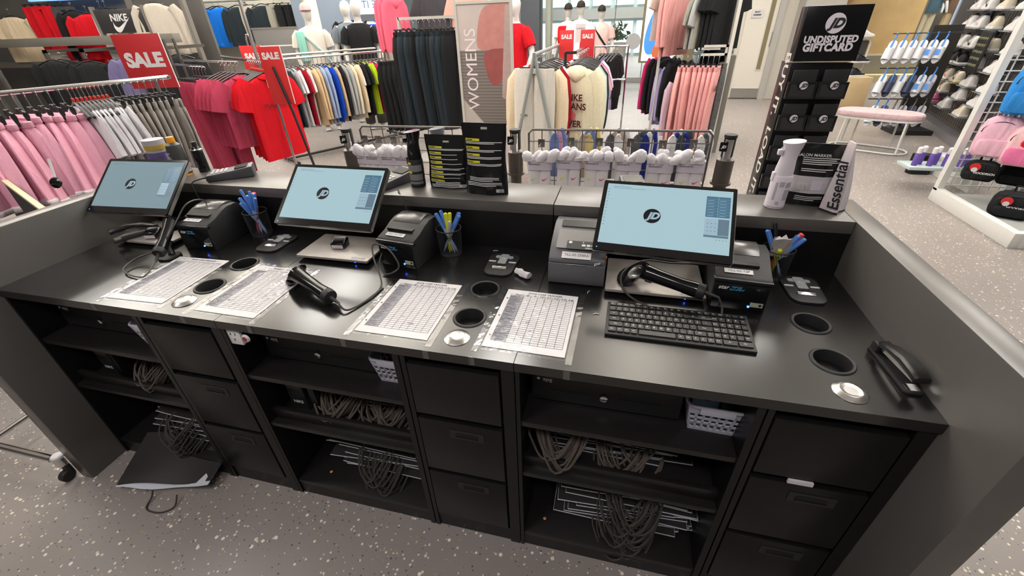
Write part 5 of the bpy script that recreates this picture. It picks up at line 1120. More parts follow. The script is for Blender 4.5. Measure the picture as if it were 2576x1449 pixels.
part('mirrored_lettering', (lambda g: (setattr(g, 'T', Matrix.Translation((0, -.012, .14)) @ Matrix.Rotation(PI/2, 4, 'X') @ Matrix.Scale(-1, 4, (1, 0, 0))), g.text('SOME IT', .16))[1])(G()), pla('poster_blue', (60, 100, 150), .5), bpy.data.objects['window_poster'], smooth=0)
# ================================================================ SOCK STAND IN FRONT OF THE COUNTER
def stanchion(x, y, rz, label):
    t = thing('stanchion', label, 'queue post', (x, y, 0), rz)
    part('base', G().lathe([(0, 0), (.16, 0), (.16, .012), (.03, .03), (0, .03)], 28), GUNM, t)
    part('post', G().lathe([(0, .03), (.032, .03), (.032, .86), (0, .86)], 20), mat('brown_steel', S(104, 98, 92), .35, .7), t)
    c = part('collar', G().lathe([(.033, .80), (.042, .80), (.042, .93), (.033, .93)], 20), MT['brown_steel'], t)
    part('collar_ring', G().lathe([(.042, .805), (.05, .805), (.05, .815), (.042, .815)], 20), MT['brown_steel'], c)
    part('inner_post', G().lathe([(0, .86), (.024, .86), (.024, 1.03), (0, 1.03)], 18), CHROME, t)
    part('belt_head', G().box(-.026, .026, -.012, .028, .94, 1.04), BPLM, t, bevel=.004); part('cap', G().lathe([(0, 1.036), (.03, 1.036), (.03, 1.05), (0, 1.052)], 18), BPLM, t)
    b = part('badge', G().at(-.02, -.0265, .995, rx=PI/2).prism(rr(.034, .044, .004), 0, .003), BGL, t); part('badge_letters', logo(G().at(-.02, -.0302, .995, rx=PI/2), .014), WPR, b, smooth=0)
stanchion(.418, 1.53, .3, 'steel queue post with black badge left of the sock panels')
stanchion(1.416, 1.6, 0, 'steel queue post between the two sock panels')
stanchion(2.505, 1.58, -.3, 'steel queue post right of the sock panels')
def grid_panel(x0, x1, y0, y1, z0, z1, n, label):
    t = thing('sock_rack', label, 'wire panel', ((x0+x1)/2, (y0+y1)/2, 0), math.atan2(y1-y0, x1-x0)); L = math.hypot(x1-x0, y1-y0)
    part('frame', G().tube([(-L/2, 0, z0), (-L/2, 0, z1-.02), (-L/2+.02, 0, z1), (L/2-.02, 0, z1), (L/2, 0, z1-.02), (L/2, 0, z0)], .006, 8, True), WIRE, t)
    vm = mesh('wire', G().tube([(0, 0, z0), (0, 0, z1)], .003, 5), 60); hm = mesh('wire', G().tube([(-L/2, 0, 0), (L/2, 0, 0)], .003, 5), 60)
    for i in range(1, n): o = part('wire', vm, WIRE, t); o.location = (-L/2+L*i/n, 0, 0)
    zz = z1-.062
    while zz > z0: o = part('wire', hm, WIRE, t); o.location = (0, .004, zz); zz -= .072
    return t
grid_panel(.465, 1.115, 1.60, 1.62, .55, 1.05, 9, 'grey wire panel holding the black-ticked socks on the left')
grid_panel(1.494, 2.433, 1.60, 1.64, .5, 1.05, 13, 'grey wire panel holding the neon-ticked socks on the right')
for x in (.5, 1.08, 1.52, 2.41): pass
SOCKM = fab('white_sock', (226, 222, 226), bump=.4, scale=200, var=.04); CARD = pla('sock_card', (204, 196, 208), .6)
NEON = pla('neon_yellow', (205, 225, 60), .6); NPINK = pla('neon_coral', (226, 66, 86), .6)
def sock_pack(x, y, z, rz, label, neon, seed, drop=0):
    """z is the hook height"""
    t = thing('sock_pack', label, 'sock pack', (x, y, z), rz); r = random.Random(seed); w = .062
    for k, (sx, yo) in enumerate(((-1, 0), (1, 0), (-1, .022), (1, .022))):
        cx = sx*.031
        g = G().loft([[(cx+q[0]+.004*math.sin(j+k), q[1]+yo, q[2]) for q in ell(a, b, zz, 12)] for j, (zz, a, b) in enumerate(((-.045, .022, .012), (-.07, .03, .014), (-.12, .03, .011), (-.2-.01*k*(k < 2), .031, .01), (-.235-.01*k*(k < 2), .031, .009)))])
        part('sock', g, SOCKM, t)
    for k in range(5):   # folded toes bulging above the card
        yo = (k % 2)*.02; px = (-2+k)*.026*r.uniform(.75, 1.2); rr_ = r.uniform(.021, .029); tl = r.uniform(-1.1, 1.1); zt = r.uniform(-.014, .01)
        g = G().loft([[(px+q[0]+tl*(zz+.08)*.6, q[1]+yo-.012, q[2]+zt*(j > 1)) for q in ell(a*rr_, b*rr_, zz, 10)] for j, (zz, a, b) in enumerate(((-.07, .9, .6), (-.055, 1.1, .8), (-.038, 1.15, .9), (-.02, .95, .75), (-.01, .4, .35)))])
        part('sock_toe', g, SOCKM, t)
    c = part('card_band', G().loft([[(px, py+.01, zz) for px, py in rr(.134, .052, .018, 3)] for zz in (-.06, -.118)]), CARD, t)
    gi = G().at(0, -.0172, 0, rx=PI/2); swoosh(gi, .013, -.056, -.071); gi.text('Nike Everyday Plus', .0085, -.058, -.085, align='LEFT', bold=.02); gi.text('38-42', .006, .045, -.07)
    part('card_print', gi, INK, c, smooth=0)
    for sx, m in ((-1, NEON if neon else INK), (1, NPINK if neon else INK)):
        gs = G(); gs.T = Matrix.Translation((sx*.031-.012*(1), -.0112, -.165)) @ Matrix.Rotation(PI/2, 4, 'X') @ Matrix.Rotation(.0, 4, 'Z'); swoosh(gs, .032, .0, .0); part('tick', gs, m, t, smooth=0)
    part('hook', G().tube([(0, .06, .015), (0, .02, .008), (0, -.012, .004), (0, -.02, .018)], .0025, 5), WIRE, t); part('hook_plate', G().box(-.018, .018, .058, .064, -.012, .03), GUNM, t)
for i, x in enumerate((1.565, 1.725, 1.875, 2.035, 2.195, 2.345)):
    sock_pack(x, 1.53+.004*i, .985-.012*(i == 0)-.006*(i == 4), 0, f'{nth(i)} white sock pack with neon ticks from the left on the right panel', True, i)
for i, x in enumerate((.49, .58, .68, .77)):
    sock_pack(x, 1.535, .968, .05, f'{nth(i)} white sock pack with black ticks from the left on the left panel', False, 10+i)
CS = [fab('sock_c%d' % i, c) for i, c in enumerate(((110, 128, 180), (214, 196, 130), (196, 150, 175), (176, 160, 145), (96, 96, 100), (225, 224, 222), (44, 56, 130), (70, 74, 84)))]
for i, (x, a, b) in enumerate(((1.64, 0, 2), (1.80, 3, 0), (1.83, 1, 0), (1.95, 4, 3), (1.99, 5, 3), (2.09, 4, 7), (2.13, 6, 5), (2.27, 5, 6), (2.31, 7, 6), (2.41, 5, 4))):
    t = thing('sock_pack', f'{nth(i)} mixed-colour sock pack from the left behind the right panel', 'sock pack', (x, 1.70, .97), 0, 'socks behind the panel')
    for k, c in enumerate((a, b, a)): part('sock', G().loft([[(q[0]+.02*(k-1), q[1]+.01*k, q[2]) for q in ell(r_, .014, zz, 10)] for zz, r_ in ((-.2, .026), (-.06, .028), (.0, .03), (.03+.012*k, .02), (.045+.012*k, .006))]), CS[c], t)
    part('hook', G().tube([(0, -.055, .03), (0, 0, .03), (0, .04, .03)], .0025, 5), WIRE, t)
# ================================================================ GIFT CARD TOWER
t = thing('gift_card_tower', 'tall black gift card tower with white logo discs on its pockets', 'display stand', (3.02, 2.2, 0)); W, DP = .305, .2; CK = mat('tower_black', (.006, .006, .007), .25, var=.15, spec=.3)
part('column', G().box(-W/2, W/2, .012, DP, 0, 1.30), CK, t, bevel=.002); part('base', G().box(-W/2-.04, W/2+.04, -.04, DP+.04, 0, .03), CK, t, bevel=.003)
hp = part('header', G().box(-W/2, W/2, .0, .1, 1.31, 1.568), CK, t, bevel=.003)
d = part('header_disc', G().at(0, -.0006, 1.487, rx=PI/2).flat(circ(.047, 40)), pla('logo_lilac', (216, 210, 220), .5), hp); part('header_letters', logo(G().at(0, -.0014, 1.487, rx=PI/2), .047), INK, d, smooth=0)
part('header_text', G().at(0, -.0008, 1.405, rx=PI/2).text('UNDISPUTED', .044, 0, .008, 0, bold=.05, sx=.93, space=1.06).text('GIFTCARD', .05, -.004, -.03, 0, bold=.055, sx=.95, space=1.06), MT['logo_lilac'], hp, smooth=0)
PM = mat('pocket_acrylic', (.012, .012, .013), .12, var=.1); CARDM = mat('gift_card_black', S(42, 42, 44), .3)
for j in range(6):
    z = 1.135-j*.175
    for i in (-1, 1):
        cx = i*W/4
        p = part('card_pocket', G().box(cx-W/4+.002, cx+W/4-.002, -.028, -.004, z-.012, z+.075), PM, t, bevel=.002)
        pl = spline([(-.06, 0, 0), (-.035, 0, 0), (-.022, -.022, 0), (.0, -.03, 0), (.022, -.022, 0), (.035, 0, 0), (.06, 0, 0)], 3)
        poly = [(q.x, q.y+.062) for q in pl] + [(.06, .0), (-.06, .0)]
        g = G().at(cx, -.0288, z, rx=PI/2); g.prism([(a, b) for a, b in poly][::-1], 0, .0012); part('pocket_front', g, mat('pocket_grey', S(48, 48, 50), .25), p)
        part('gift_card', G().box(cx-.06, cx+.06, -.02, -.006, z+.07, z+.135), CARDM, p, bevel=.001)
        ld = part('logo_disc', G().at(cx+.004, -.0305, z+.058, rx=PI/2).flat(circ(.021, 28)), MT['logo_lilac'], p)
        o = part('logo_letters', logo(G().at(cx+.004, -.0312, z+.058, rx=PI/2), .021), INK, t, smooth=0)
g = G(); g.T = Matrix.Translation((-W/2-.0008, .1, .72)) @ Matrix.Rotation(-PI/2, 4, 'Z') @ Matrix.Rotation(PI/2, 4, 'X') @ Matrix.Rotation(-PI/2, 4, 'Z')
g.text('BUY IT.  LOAD IT.  GIFT IT.', .115, 0, 0, 0, bold=.02, sx=.93); part('side_text', g, pla('tower_side_text', (205, 200, 190), .5), t, smooth=0)
# ================================================================ WOMENS RACKS
t = thing('a_frame_rack', 'grey A-frame rack carrying the cream sweatpants and hoodies', 'garment rack', (1.15, 4.3, 0)); AF = pla('sage_grey_tube', (150, 156, 154), .4, metal=.3)
for y in (-.78, .7):
    for s in (-1, 1): part('leg', G().tube([(0, y, 1.28), (s*.3, y, 0)], .0165, 10), AF, t)
part('rail', G().tube([(0, -.8, 1.285), (0, .75, 1.285)], .0165, 10), AF, t)
WA = [('P', IVORY, 'ivory', 0), ('hood', CREAM, 'cream', .06), ('hood', CREAM, 'cream', .11), ('hood', CREAM2, 'pale cream', .17), ('sweat', BURG, 'crimson', .24), ('sweat', BURG, 'crimson', .3), ('hood', WHITF, 'white', .38), ('hood', WHITF, 'white', .45), ('tee', REDF, 'red', .55), ('tee', REDF, 'red', .65), ('tee', PALEL, 'pale lilac', .8), ('tee', WHITF, 'white', .95)]
for i, (k, m, cn, dy) in enumerate(WA):
    p = (1.13+.06*dy, 3.6+dy, 1.27); rz = -.22+random.uniform(-.06, .06); kn = {'P': 'sweatpants', 'hood': 'hoodie', 'sweat': 'sweatshirt', 'tee': 't-shirt'}[k]
    lb = f'{cn} {kn}, {nth(i)} from the front of the A-frame rack'
    if k == 'P': gp = pants(p, rz, m, lb, 'garments on the A-frame rack', .42, .98, .035, flare=1.2, drop=.11); part('logo', G().at(-.09, -.05, -.4, rx=PI/2).text('ICON', .03, bold=.02), INK, gp, smooth=0)
    else: top(p, rz, m, lb, 'garments on the A-frame rack', k, .48, .7 if k != 'tee' else .62, .03)
    hanger(p, rz, f'black hanger of the {nth(i)} garment on the A-frame rack', 'hangers on the A-frame rack', k == 'P')
t = thing('garment_rack', 'black rack carrying the slogan hoodie right of the A-frame', 'garment rack', (1.47, 4.5, 0)); part('rail', G().tube([(0, -.55, 1.27), (.03, .75, 1.27)], .014, 8), CHROME, t); part('post', G().box(-.11, -.085, -.55, -.53, .02, 1.27), BPLM, t); part('rail_arm', G().box(-.1, .01, -.555, -.53, 1.255, 1.28), BPLM, t); part('foot', G().tube([(-.1, -.6, .03), (-.1, .7, .03)], .014, 8), BPLM, t)
WB = [('hood', CREAM2, 'pale cream', 0), ('hood', MINT, 'pale mint', .09), ('hood', MINT, 'pale mint', .16), ('hood', LGREY, 'grey', .24), ('hood', BLKF, 'black', .32), ('sweat', LGREY, 'light grey', .4), ('tee', fab('dusty_pink', (214, 170, 186)), 'dusty pink', .5), ('tee', fab('orchid', (190, 90, 140)), 'orchid pink', .6), ('tee', PALEL, 'pale lilac', .7), ('tee', WHITF, 'white', .85)]
for i, (k, m, cn, dy) in enumerate(WB):
    p = (1.50+.02*dy, 3.92+dy, 1.26); rz = -.3+random.uniform(-.06, .06); kn = {'hood': 'hoodie', 'sweat': 'sweatshirt', 'tee': 't-shirt'}[k]
    tt = top(p, rz, m, f'{cn} {kn}, {nth(i)} from the front of the slogan rack', 'garments on the slogan rack', k, .46, .66 if k != 'tee' else .6, .03)
    hanger(p, rz, f'black hanger of the {nth(i)} garment on the slogan rack', 'hangers on the slogan rack')
    if i == 0:
        g = G().at(.0, -.064, -.27, rx=PI/2)
        for j, tx in enumerate(('NIKE', 'MEANS', '', 'EVER')): g.text(tx, .085, 0, -j*.082, 0, bold=.03)
        part('slogan', g, fab('slogan_brown', (92, 44, 50)), tt, smooth=0); part('slogan_heart', G().at(.0, -.063, -.435, rx=PI/2).flat(circ(.032, 16)), fab('slogan_pink', (226, 110, 124)), tt)
pants((1.56, 4.1, .62), -.2, MINT, 'pale mint sweatpants on the low arm below the slogan hoodie', None, .34, .5, .03, drop=.0)
for i in range(12):
    x, y = 1.58+.045*(i % 6), 5.9+.25*(i//6)
    top((x, y, 1.2-.0*(i//6)), 1.2, (BLKF, BLKF, LILAC, BLKF)[i % 4], f'{nth(i)} small dark top on the far round rack', 'tops on the far round rack', 'tee', .34, .4, .022, parts=False)
    hanger((x, y, 1.2), 1.2, f'{nth(i)} hanger on the far round rack', 'hangers on the far round rack')
for i in range(6): pants((1.6+.05*i, 5.75, .82), 1.2, BLKF if i % 2 else LILAC, f'{nth(i)} pair of dark shorts on the far round rack', 'shorts on the far round rack', .3, .36, .025, fold=True, drop=0)
t = thing('garment_rack', 'far chrome rack of small dark tops by the glass', 'garment rack', (1.7, 6, 0)); part('rail', G().tube([(-.2, 0, 1.21), (.25, .0, 1.21)], .012, 8), CHROME, t); part('low_rail', G().tube([(-.15, -.25, .83), (.25, -.25, .83)], .012, 8), CHROME, t)
for x in (-.2, .25): part('post', G().tube([(x, 0, 0), (x, 0, 1.22)], .012, 8), CHROME, t)
part('shoe_tray', G().box(-.25, .02, -.45, -.2, .16, .2), pla('tray_wood', (170, 140, 122), .5), t)
sale_sign((1.255, 4.9, 1.12), 0, .165, .315, 'left one of the two small red SALE boards before the mannequins', 'small SALE boards', .058, .79, post=1.12)
sale_sign((1.495, 4.9, 1.12), 0, .16, .315, 'right one of the two small red SALE boards before the mannequins', 'small SALE boards', .056, .79, post=1.12)
t = thing('womens_sign', 'small white WOMENS card between the two red SALE boards', 'sign', (1.38, 5.2, 1.3)); part('card', G().box(-.06, .06, -.004, .004, 0, .19), PAPER, t); part('lettering', G().at(0, -.005, .14, rx=PI/2).text('WOMENS', .022), INK, t, smooth=0)
part('stem', G().tube([(0, .006, -1.3), (0, .006, .1)], .004, 6), GUNM, t)
CAPB = fab('black_cap', (52, 48, 44))
m1 = mannequin((.70, 9.3, 0), .1, .985, 'left mannequin in black cap wearing a red drawstring bag', WHITF, DGREY, cap=CAPB); part('drawstring_bag', G().cbox(-.06, -.17, 1.25, .26, .1, .34), REDF, m1, bevel=.04)
mannequin((.97, 9.1, 0), -.1, 1.0, 'middle mannequin in black cap and white tee by the glass', WHITF, DGREY, cap=CAPB)
m3 = mannequin((1.36, 9.2, 0), .1, .955, 'right mannequin in black cap with pink top and cross strap', fab('pale_pink_top', (224, 190, 186)), BLKF, cap=CAPB); part('cross_strap', G().tube([(-.14, -.06, 1.4), (.0, -.14, 1.2), (.16, -.08, 1.0)], .02, 6), BLKF, m3)
# ================================================================ RIGHT RACK: rose sweatpants, tees
t = thing('arm_fixture', 'pale fixture with step arms holding the rose sweatpants', 'garment rack', (3.1, 5.25, 0)); WB_ = pla('bay_white', (206, 204, 196), .45)
part('upright', G().box(-.035, .0, -.06, .06, 0, 2.3), WB_, t); part('side_board', G().box(.02, .09, .1, 1.3, 0, 1.12), pla('bay_grey', (120, 116, 108), .5), t)
part('step_arm', G().box(-.3, -.04, -.03, -.005, 1.215, 1.24).box(-.065, -.04, -.03, -.005, 1.13, 1.24).box(-.32, -.04, -.03, -.005, 1.13, 1.155), WB_, t)
part('tray', G().box(-.36, -.12, -.02, .3, 1.19, 1.215), WB_, t)
part('top_bar', G().tube([(-.7, .1, 1.95), (0, .1, 1.95)], .014, 8), GUNM, t); part('mid_bar', G().tube([(-.75, .25, 1.2), (0, .25, 1.2)], .014, 8), GUNM, t); part('back_post', G().box(-.78, -.75, .2, .26, 0, 2.2), WB_, t)
for i in range(8):
    p = (2.575+.055*i, 5.12-.01*i, 1.15); rz = 1.25+random.uniform(-.12, .12)
    pp = pants(p, rz, ROSE, f'{nth(i)} pair of rose sweatpants from the left on the step arm', 'rose sweatpants', .36, .92, .034, fold=True, flare=1.35, drop=.12)
    hanger(p, rz, f'clip hanger of the {nth(i)} rose sweatpants', 'hangers of the rose sweatpants', True)
    if i in (0, 1, 5, 7): part('script_print', G().at(-.06, -.045, -.2, rx=PI/2).text('Icon', .1, bold=.04, shear=.3), INK, pp, smooth=0)
RR = [(2.42, 5.5, 1.96, ROSE, 'rose', 'hood', .5, .72, 1.0), (2.47, 5.5, 1.96, ROSE, 'rose', 'hood', .5, .72, 1.0), (2.53, 5.5, 1.96, ROSE, 'rose', 'hood', .5, .72, .9), (2.35, 5.6, 2.0, IVORY, 'ivory', 'tee', .45, .6, .9), (2.66, 5.35, 1.82, SAGE, 'grey', 'tee', .4, .5, 1.1), (2.71, 5.35, 1.82, LGREY, 'light grey', 'tee', .4, .5, 1.1), (2.76, 5.35, 1.82, SAGE, 'grey', 'tee', .4, .5, .9), (2.84, 5.4, 1.95, BLKF, 'black', 'tee', .45, .65, 1.0), (2.9, 5.4, 1.95, BLKF, 'black', 'tee', .45, .65, .9), (2.97, 5.4, 1.95, BLKF, 'black', 'tee', .45, .65, .8), (3.03, 5.4, 1.95, BLKF, 'black', 'tee', .45, .65, .7)]
for i, (x, y, z, m, cn, k, W, H, rz) in enumerate(RR): top((x, y, z), rz, m, f'{cn} {"hoodie" if k == "hood" else "t-shirt"}, {nth(i)} on the upper bar above the rose sweatpants', 'tops above the rose sweatpants', k, W, H, .026, parts=False)
LR = [(2.36, 5.9, 1.2, HOTP, 'magenta', 'sweat', .44), (2.42, 5.85, 1.2, BLKF, 'black', 'hood', .5), (2.47, 5.8, 1.18, BLKF, 'black', 'hood', .5), (2.52, 5.7, 1.1, LILAC, 'lilac', 'hood', .5), (2.56, 5.6, 1.12, LILAC, 'lilac', 'hood', .5), (2.6, 5.5, 1.18, BLKF, 'black', 'hood', .5), (2.64, 5.4, .98, PALEL, 'pale lilac', 'hood', .52), (2.98, 5.6, 1.3, BLKF, 'black', 'sweat', .4)]
for i, (x, y, z, m, cn, k, W) in enumerate(LR): top((x, y, z), .85, m, f'{cn} {"hoodie" if k == "hood" else "sweatshirt"}, {nth(i)} on the lower bar left of the rose sweatpants', 'tops left of the rose sweatpants', k, W, .68, .03, parts=False)
for i in range(2): pants((3.03+.04*i, 5.25, 1.18), 1.3, GRTEX, f'{nth(i)} pair of dark lace-print leggings beside the pale upright', 'lace leggings', .34, 1.0, .03, fold=True)
# ================================================================ RIGHT SIDE OF THE SHOP
# bench
t = thing('bench', 'pink padded bench on white looped legs', 'bench', (5.05, 5.75, 0), -.52)
BL, BW = .88, .38
def stad(L, W, n=10, s=1): return [(s*(L/2-W/2+W/2*math.cos(-PI/2+PI*i/n)), s*W/2*math.sin(-PI/2+PI*i/n)) for i in range(n+1)] + [(s*(-L/2+W/2+W/2*math.cos(PI/2+PI*i/n)), s*W/2*math.sin(PI/2+PI*i/n)) for i in range(n+1)]
part('seat_pad', G().loft([[(x*a, y*a, z) for x, y in stad(BL, BW)] for a, z in ((.97, .40), (1, .41), (1, .445), (.97, .46), (.9, .466))]), fab('bench_pink', (198, 170, 174), bump=.05), t)
part('seat_rim', G().loft([[(x, y, z) for x, y in stad(BL-.02, BW-.02)] for z in (.375, .402)]), WFRAME, t)
part('floor_loop', G().tube([(x, y, .014) for x, y in stad(BL-.06, BW-.02)], .012, 8, True), WFRAME, t)
for x in (-.3, -.2, .2, .3):
    for s in ((-1, 1) if abs(x) > .25 else (1,)): part('leg', G().tube([(x, s*(BW/2-.03), .38), (x*1.05, s*(BW/2-.012), .02)], .011, 8), WFRAME, t)
# shoes
def shoe_parts(L=.27):
    st = [(-.5, .30, .34), (-.46, .38, .42), (-.3, .38, .46), (-.12, .36, .40), (.05, .36, .30), (.2, .40, .22), (.36, .38, .17), (.46, .28, .13), (.5, .12, .08)]
    def ring(x, w, z0, z1): return [(x*L, w*L/2*c, z0+(z1-z0)*s_) for c, s_ in ((-1, 0), (-.98, .35), (-.75, .75), (-.35, 1), (.35, 1), (.75, .75), (.98, .35), (1, 0))]
    up = mesh('upper', G().loft([ring(x, w*.94, .02, .02+h*L*.95) for x, w, h in st]), 50)
    so = mesh('sole', G().loft([[(x*L*1.03, w*L/2*c*1.04, z+.012*max(0, x-.3)) for c, z in ((-1, 0), (-1, .026), (1, .026), (1, 0))] for x, w, h in st]), 40, .003)
    tn = mesh('tongue', G().loft([[(x*L, w*L*c*.16, .02+h*L*.95+d_) for c, d_ in ((-1, -.006), (-.5, .008), (.5, .008), (1, -.006))] for x, w, h, in ((-.16, 1, .43), (-.08, .9, .38), (.06, .8, .30), (.2, .6, .22))]), 40)
    def side(s):
        g = G(); g.T = Matrix.Translation((-.02*L, s*.19*L, .05)) @ Matrix.Rotation(PI/2 if s < 0 else -PI/2, 4, 'X') @ Matrix.Scale(1 if s < 0 else -1, 4, (0, 1, 0)); swoosh(g, .42*L, -.25*L, .02); return mesh('side_tick', g, 0)
    co = mesh('heel_opening', G().loft([[(-.31*L+.12*L*math.cos(2*PI*k/10)*a, .1*L*a*math.sin(2*PI*k/10), .02+.437*L+dz-.02*math.cos(2*PI*k/10)) for k in range(10)] for a, dz in ((1, 0), (.8, .004))]), 40)
    return up, so, tn, side(-1), side(1), co
SHM = shoe_parts()
SW = pla('shoe_white', (222, 220, 220), .5); SB = pla('shoe_black', (34, 34, 38), .5); SCRM = pla('shoe_cream', (218, 208, 190), .5); SO = pla('shoe_orange', (226, 100, 72), .5); SP = pla('shoe_pink', (222, 120, 164), .5); SPW = pla('shoe_palepink', (226, 196, 200), .5); SBR = pla('shoe_brown', (92, 68, 52), .5); SMU = pla('shoe_tan_sole', (226, 205, 160), .5)
def shoe(loc, rz, u, tick, label, sole=None, tongue=None, group=None, sc=1, ry=0):
    t = thing('sneaker', label, 'shoe', loc, rz, group); t.rotation_euler = (0, ry, rz); t.scale = (sc, sc, sc)
    part('upper', SHM[0], u, t); part('sole', SHM[1], sole or SW, t); part('tongue', SHM[2], tongue or u, t)
    if tick: part('side_tick', SHM[3], tick, t); part('side_tick', SHM[4], tick, t)
    part('heel_opening', SHM[5], DGREY, t); return t
# shoe wall: plane from far corner to near, facing the aisle
WF = Vector((6.62, 7.75)); WN = Vector((6.05, 5.3)); WD = (WN-WF).normalized(); WO = Vector((-WD.y, WD.x))*-1
if WO.x > 0: WO = -WO
t = thing('shoe_wall', 'steel wire shoe wall behind the bench', 'display wall', (WF.x, WF.y, 0), math.atan2(WD.y, WD.x)); LW = 3.6
sgn = 1
part('back_panel', G().box(-.05, LW, .03, .06, 0, 2.6), mat('shoe_wall_steel', S(118, 114, 110), .3, .6, var=.15, scale=3), t)
part('plinth', G().box(-.05, LW, -.12, .03, 0, .1), pla('plinth_grey', (124, 122, 126), .5), t); part('end_post', G().box(-.1, -.04, -.15, .06, 0, 2.6), mat('end_post_steel', S(140, 138, 136), .25, .7, var=.2, scale=4), t); part('light_edge', G().box(-.104, -.098, -.17, -.15, 0, 2.6), pla('pale_blue_edge', (176, 196, 226), .4), t)
vm = mesh('wire', G().box(-.003, .003, .012, .018, .15, 2.5), 0); hm = mesh('wire', G().box(0, LW, .006, .012, -.003, .003), 0)
for i in range(44): o = part('wire', vm, WIRE, t); o.location = (.04+i*.08, 0, 0)
for i in range(24): o = part('wire', hm, WIRE, t); o.location = (0, 0, .2+i*.095)
mw = Matrix.Translation((WF.x, WF.y, 0)) @ Matrix.Rotation(math.atan2(WD.y, WD.x), 4, 'Z')
NUMW = 'one two three four five six seven eight'.split(); ROWZ = (.34, .5, .66, .86, 1.06, 1.28, 1.48, 1.68); n = 0
KD_ = [(SP, SW, 'pink and white'), (SCRM, SO, 'cream with orange tick'), (SCRM, SO, 'white with red heel tick'), (SCRM, SBR, 'cream and brown'), (SW, SB, 'white and black'), (SB, SW, 'black and white panelled'), (SW, None, 'all white'), (SW, SBR, 'white with brown tick'), (SW, SPW, 'white with pale pink trim'), (SCRM, None, 'cream')]
GRID = {0: [(.42, 0), (.95, 6), (1.6, 9)], 1: [(.25, 2), (.62, 1), (1.3, 6), (1.9, 6)], 2: [(.22, 2), (.58, 1), (.95, 3), (1.4, 6), (2.0, 6)], 3: [(.2, 4), (.5, 5), (.8, 5), (1.35, 6), (1.9, 6)], 4: [(.25, 7), (.55, 6), (.9, 4), (1.5, 9), (2.1, 8)], 5: [(.5, 8), (.85, 8), (1.35, 9), (1.9, 6)], 6: [(.55, 8), (.92, 4), (1.4, 9), (1.95, 6)], 7: [(.6, 6), (1.0, 8), (1.5, 9), (2.05, 6)]}
shm = mesh('acrylic_shelf', G().box(-.15, .15, -.16, .0, -.012, -.004), 0, .002); ACR = mat('acrylic', S(150, 156, 160), .15)
for r_, items in GRID.items():
    for c_, (x, k) in enumerate(items):
        p = mw @ Vector((x, -.11, ROWZ[r_])); u, tk, nm = KD_[k]
        shoe(p, math.atan2(WD.y, WD.x)+PI+random.uniform(-.08, .08), u, tk, f'{nm} sneaker, {nth(c_)} in shoe row {NUMW[r_]} from the floor', SMU if k == 3 else (SP if k == 0 else SW), None, 'sneakers on the shoe wall')
        o = part('acrylic_shelf', shm, ACR, t); o.location = (x, -.02, ROWZ[r_])
for i, (x, z) in enumerate(((.25, .46), (.22, .62))):
    st = thing('shelf_talker', f'{"lower" if i == 0 else "upper"} red SALE strip under a shoe on the shoe wall', 'sign', mw @ Vector((x, -.19, z)), math.atan2(WD.y, WD.x)); part('strip', G().box(-.09, .09, -.003, .003, 0, .045), SALER, st); part('lettering', G().at(0, -.004, .022, rx=PI/2).text('SALE', .028, bold=.03), WPR, st, smooth=0)
for i, (x, z) in enumerate(((.62, 1.28), (1.05, 1.06), (.75, 1.6), (1.15, 1.55))): one('dark_tile', G().box(-.12, .12, -.02, 0, 0, .22), mat('slate_tile', S(86, 86, 104), .5), f'{nth(i)} slate blue backing tile between the shoes', 'panel', mw @ Vector((x, .0, z)), math.atan2(WD.y, WD.x))
ck = thing('charm_board', 'black board of small shoe charms on the shoe wall', 'board', mw @ Vector((1.55, -.2, .84)), math.atan2(WD.y, WD.x)); part('board', G().box(-.17, .17, -.01, .01, 0, .42), BPLM, ck, bevel=.004)
cm = mesh('charm', G().lathe([(0, 0), (.016, 0), (.014, .008), (0, .01)], 8), 40)
for i in range(5):
    for j in range(5): o = part('charm', cm, pla('olive_charm', (116, 118, 84), .5), ck); o.matrix_local = Matrix.Translation((-.12+.06*i, -.011, .07+.07*j)) @ Matrix.Rotation(PI/2, 4, 'X')
# sandals end-cap: hanging slides
SLW = pla('slide_white', (220, 222, 228), .45); SLN = pla('slide_navy', (44, 54, 84), .5); SLG = pla('slide_grey', (176, 178, 190), .5); HBL = pla('hanger_blue', (60, 130, 214), .4)
sole_pl = spline([(0, .12, 0), (.035, .1, 0), (.042, .03, 0), (.034, -.04, 0), (.036, -.1, 0), (0, -.135, 0), (-.034, -.1, 0), (-.03, -.03, 0), (-.038, .04, 0), (-.034, .1, 0)], 3, True)
slm = mesh('slide_sole', G().prism([(p.x, p.y) for p in sole_pl], 0, .024), 40, .003); stm = mesh('strap', G().loft([[(.044*math.cos(a), y, .02+.05*math.sin(a)) for a in [PI*k/8 for k in range(9)]]+[(.038*math.cos(a), y, .02+.044*math.sin(a)) for a in [PI*k/8 for k in range(8, -1, -1)]] for y in (-.09, -.03, .03)]), 50); hgm = mesh('slide_hanger', G().tube([(0, -.06, .03), (.0, .0, .04), (0, .13, .03), (0, .17, .02), (0, .19, .04)], .008, 6), 50); tgm = mesh('size_tag', G().box(-.022, .022, -.06, .0, .071, .073), 0)
t = thing('slide_stand', 'dark end-cap stand with bars for hanging slides', 'display stand', (5.72, 6.85, 0)); part('back_board', G().box(.12, .46, .1, .14, .05, 1.32), mat('slide_board', S(48, 46, 44), .5), t); part('base', G().box(.0, .46, -.25, .14, 0, .06), BPLM, t)
for z in (1.24, .84, .46): part('bar', G().box(-.45, .42, -.2, -.185, z, z+.012), GUNM if z > 1.2 else BPLM, t)
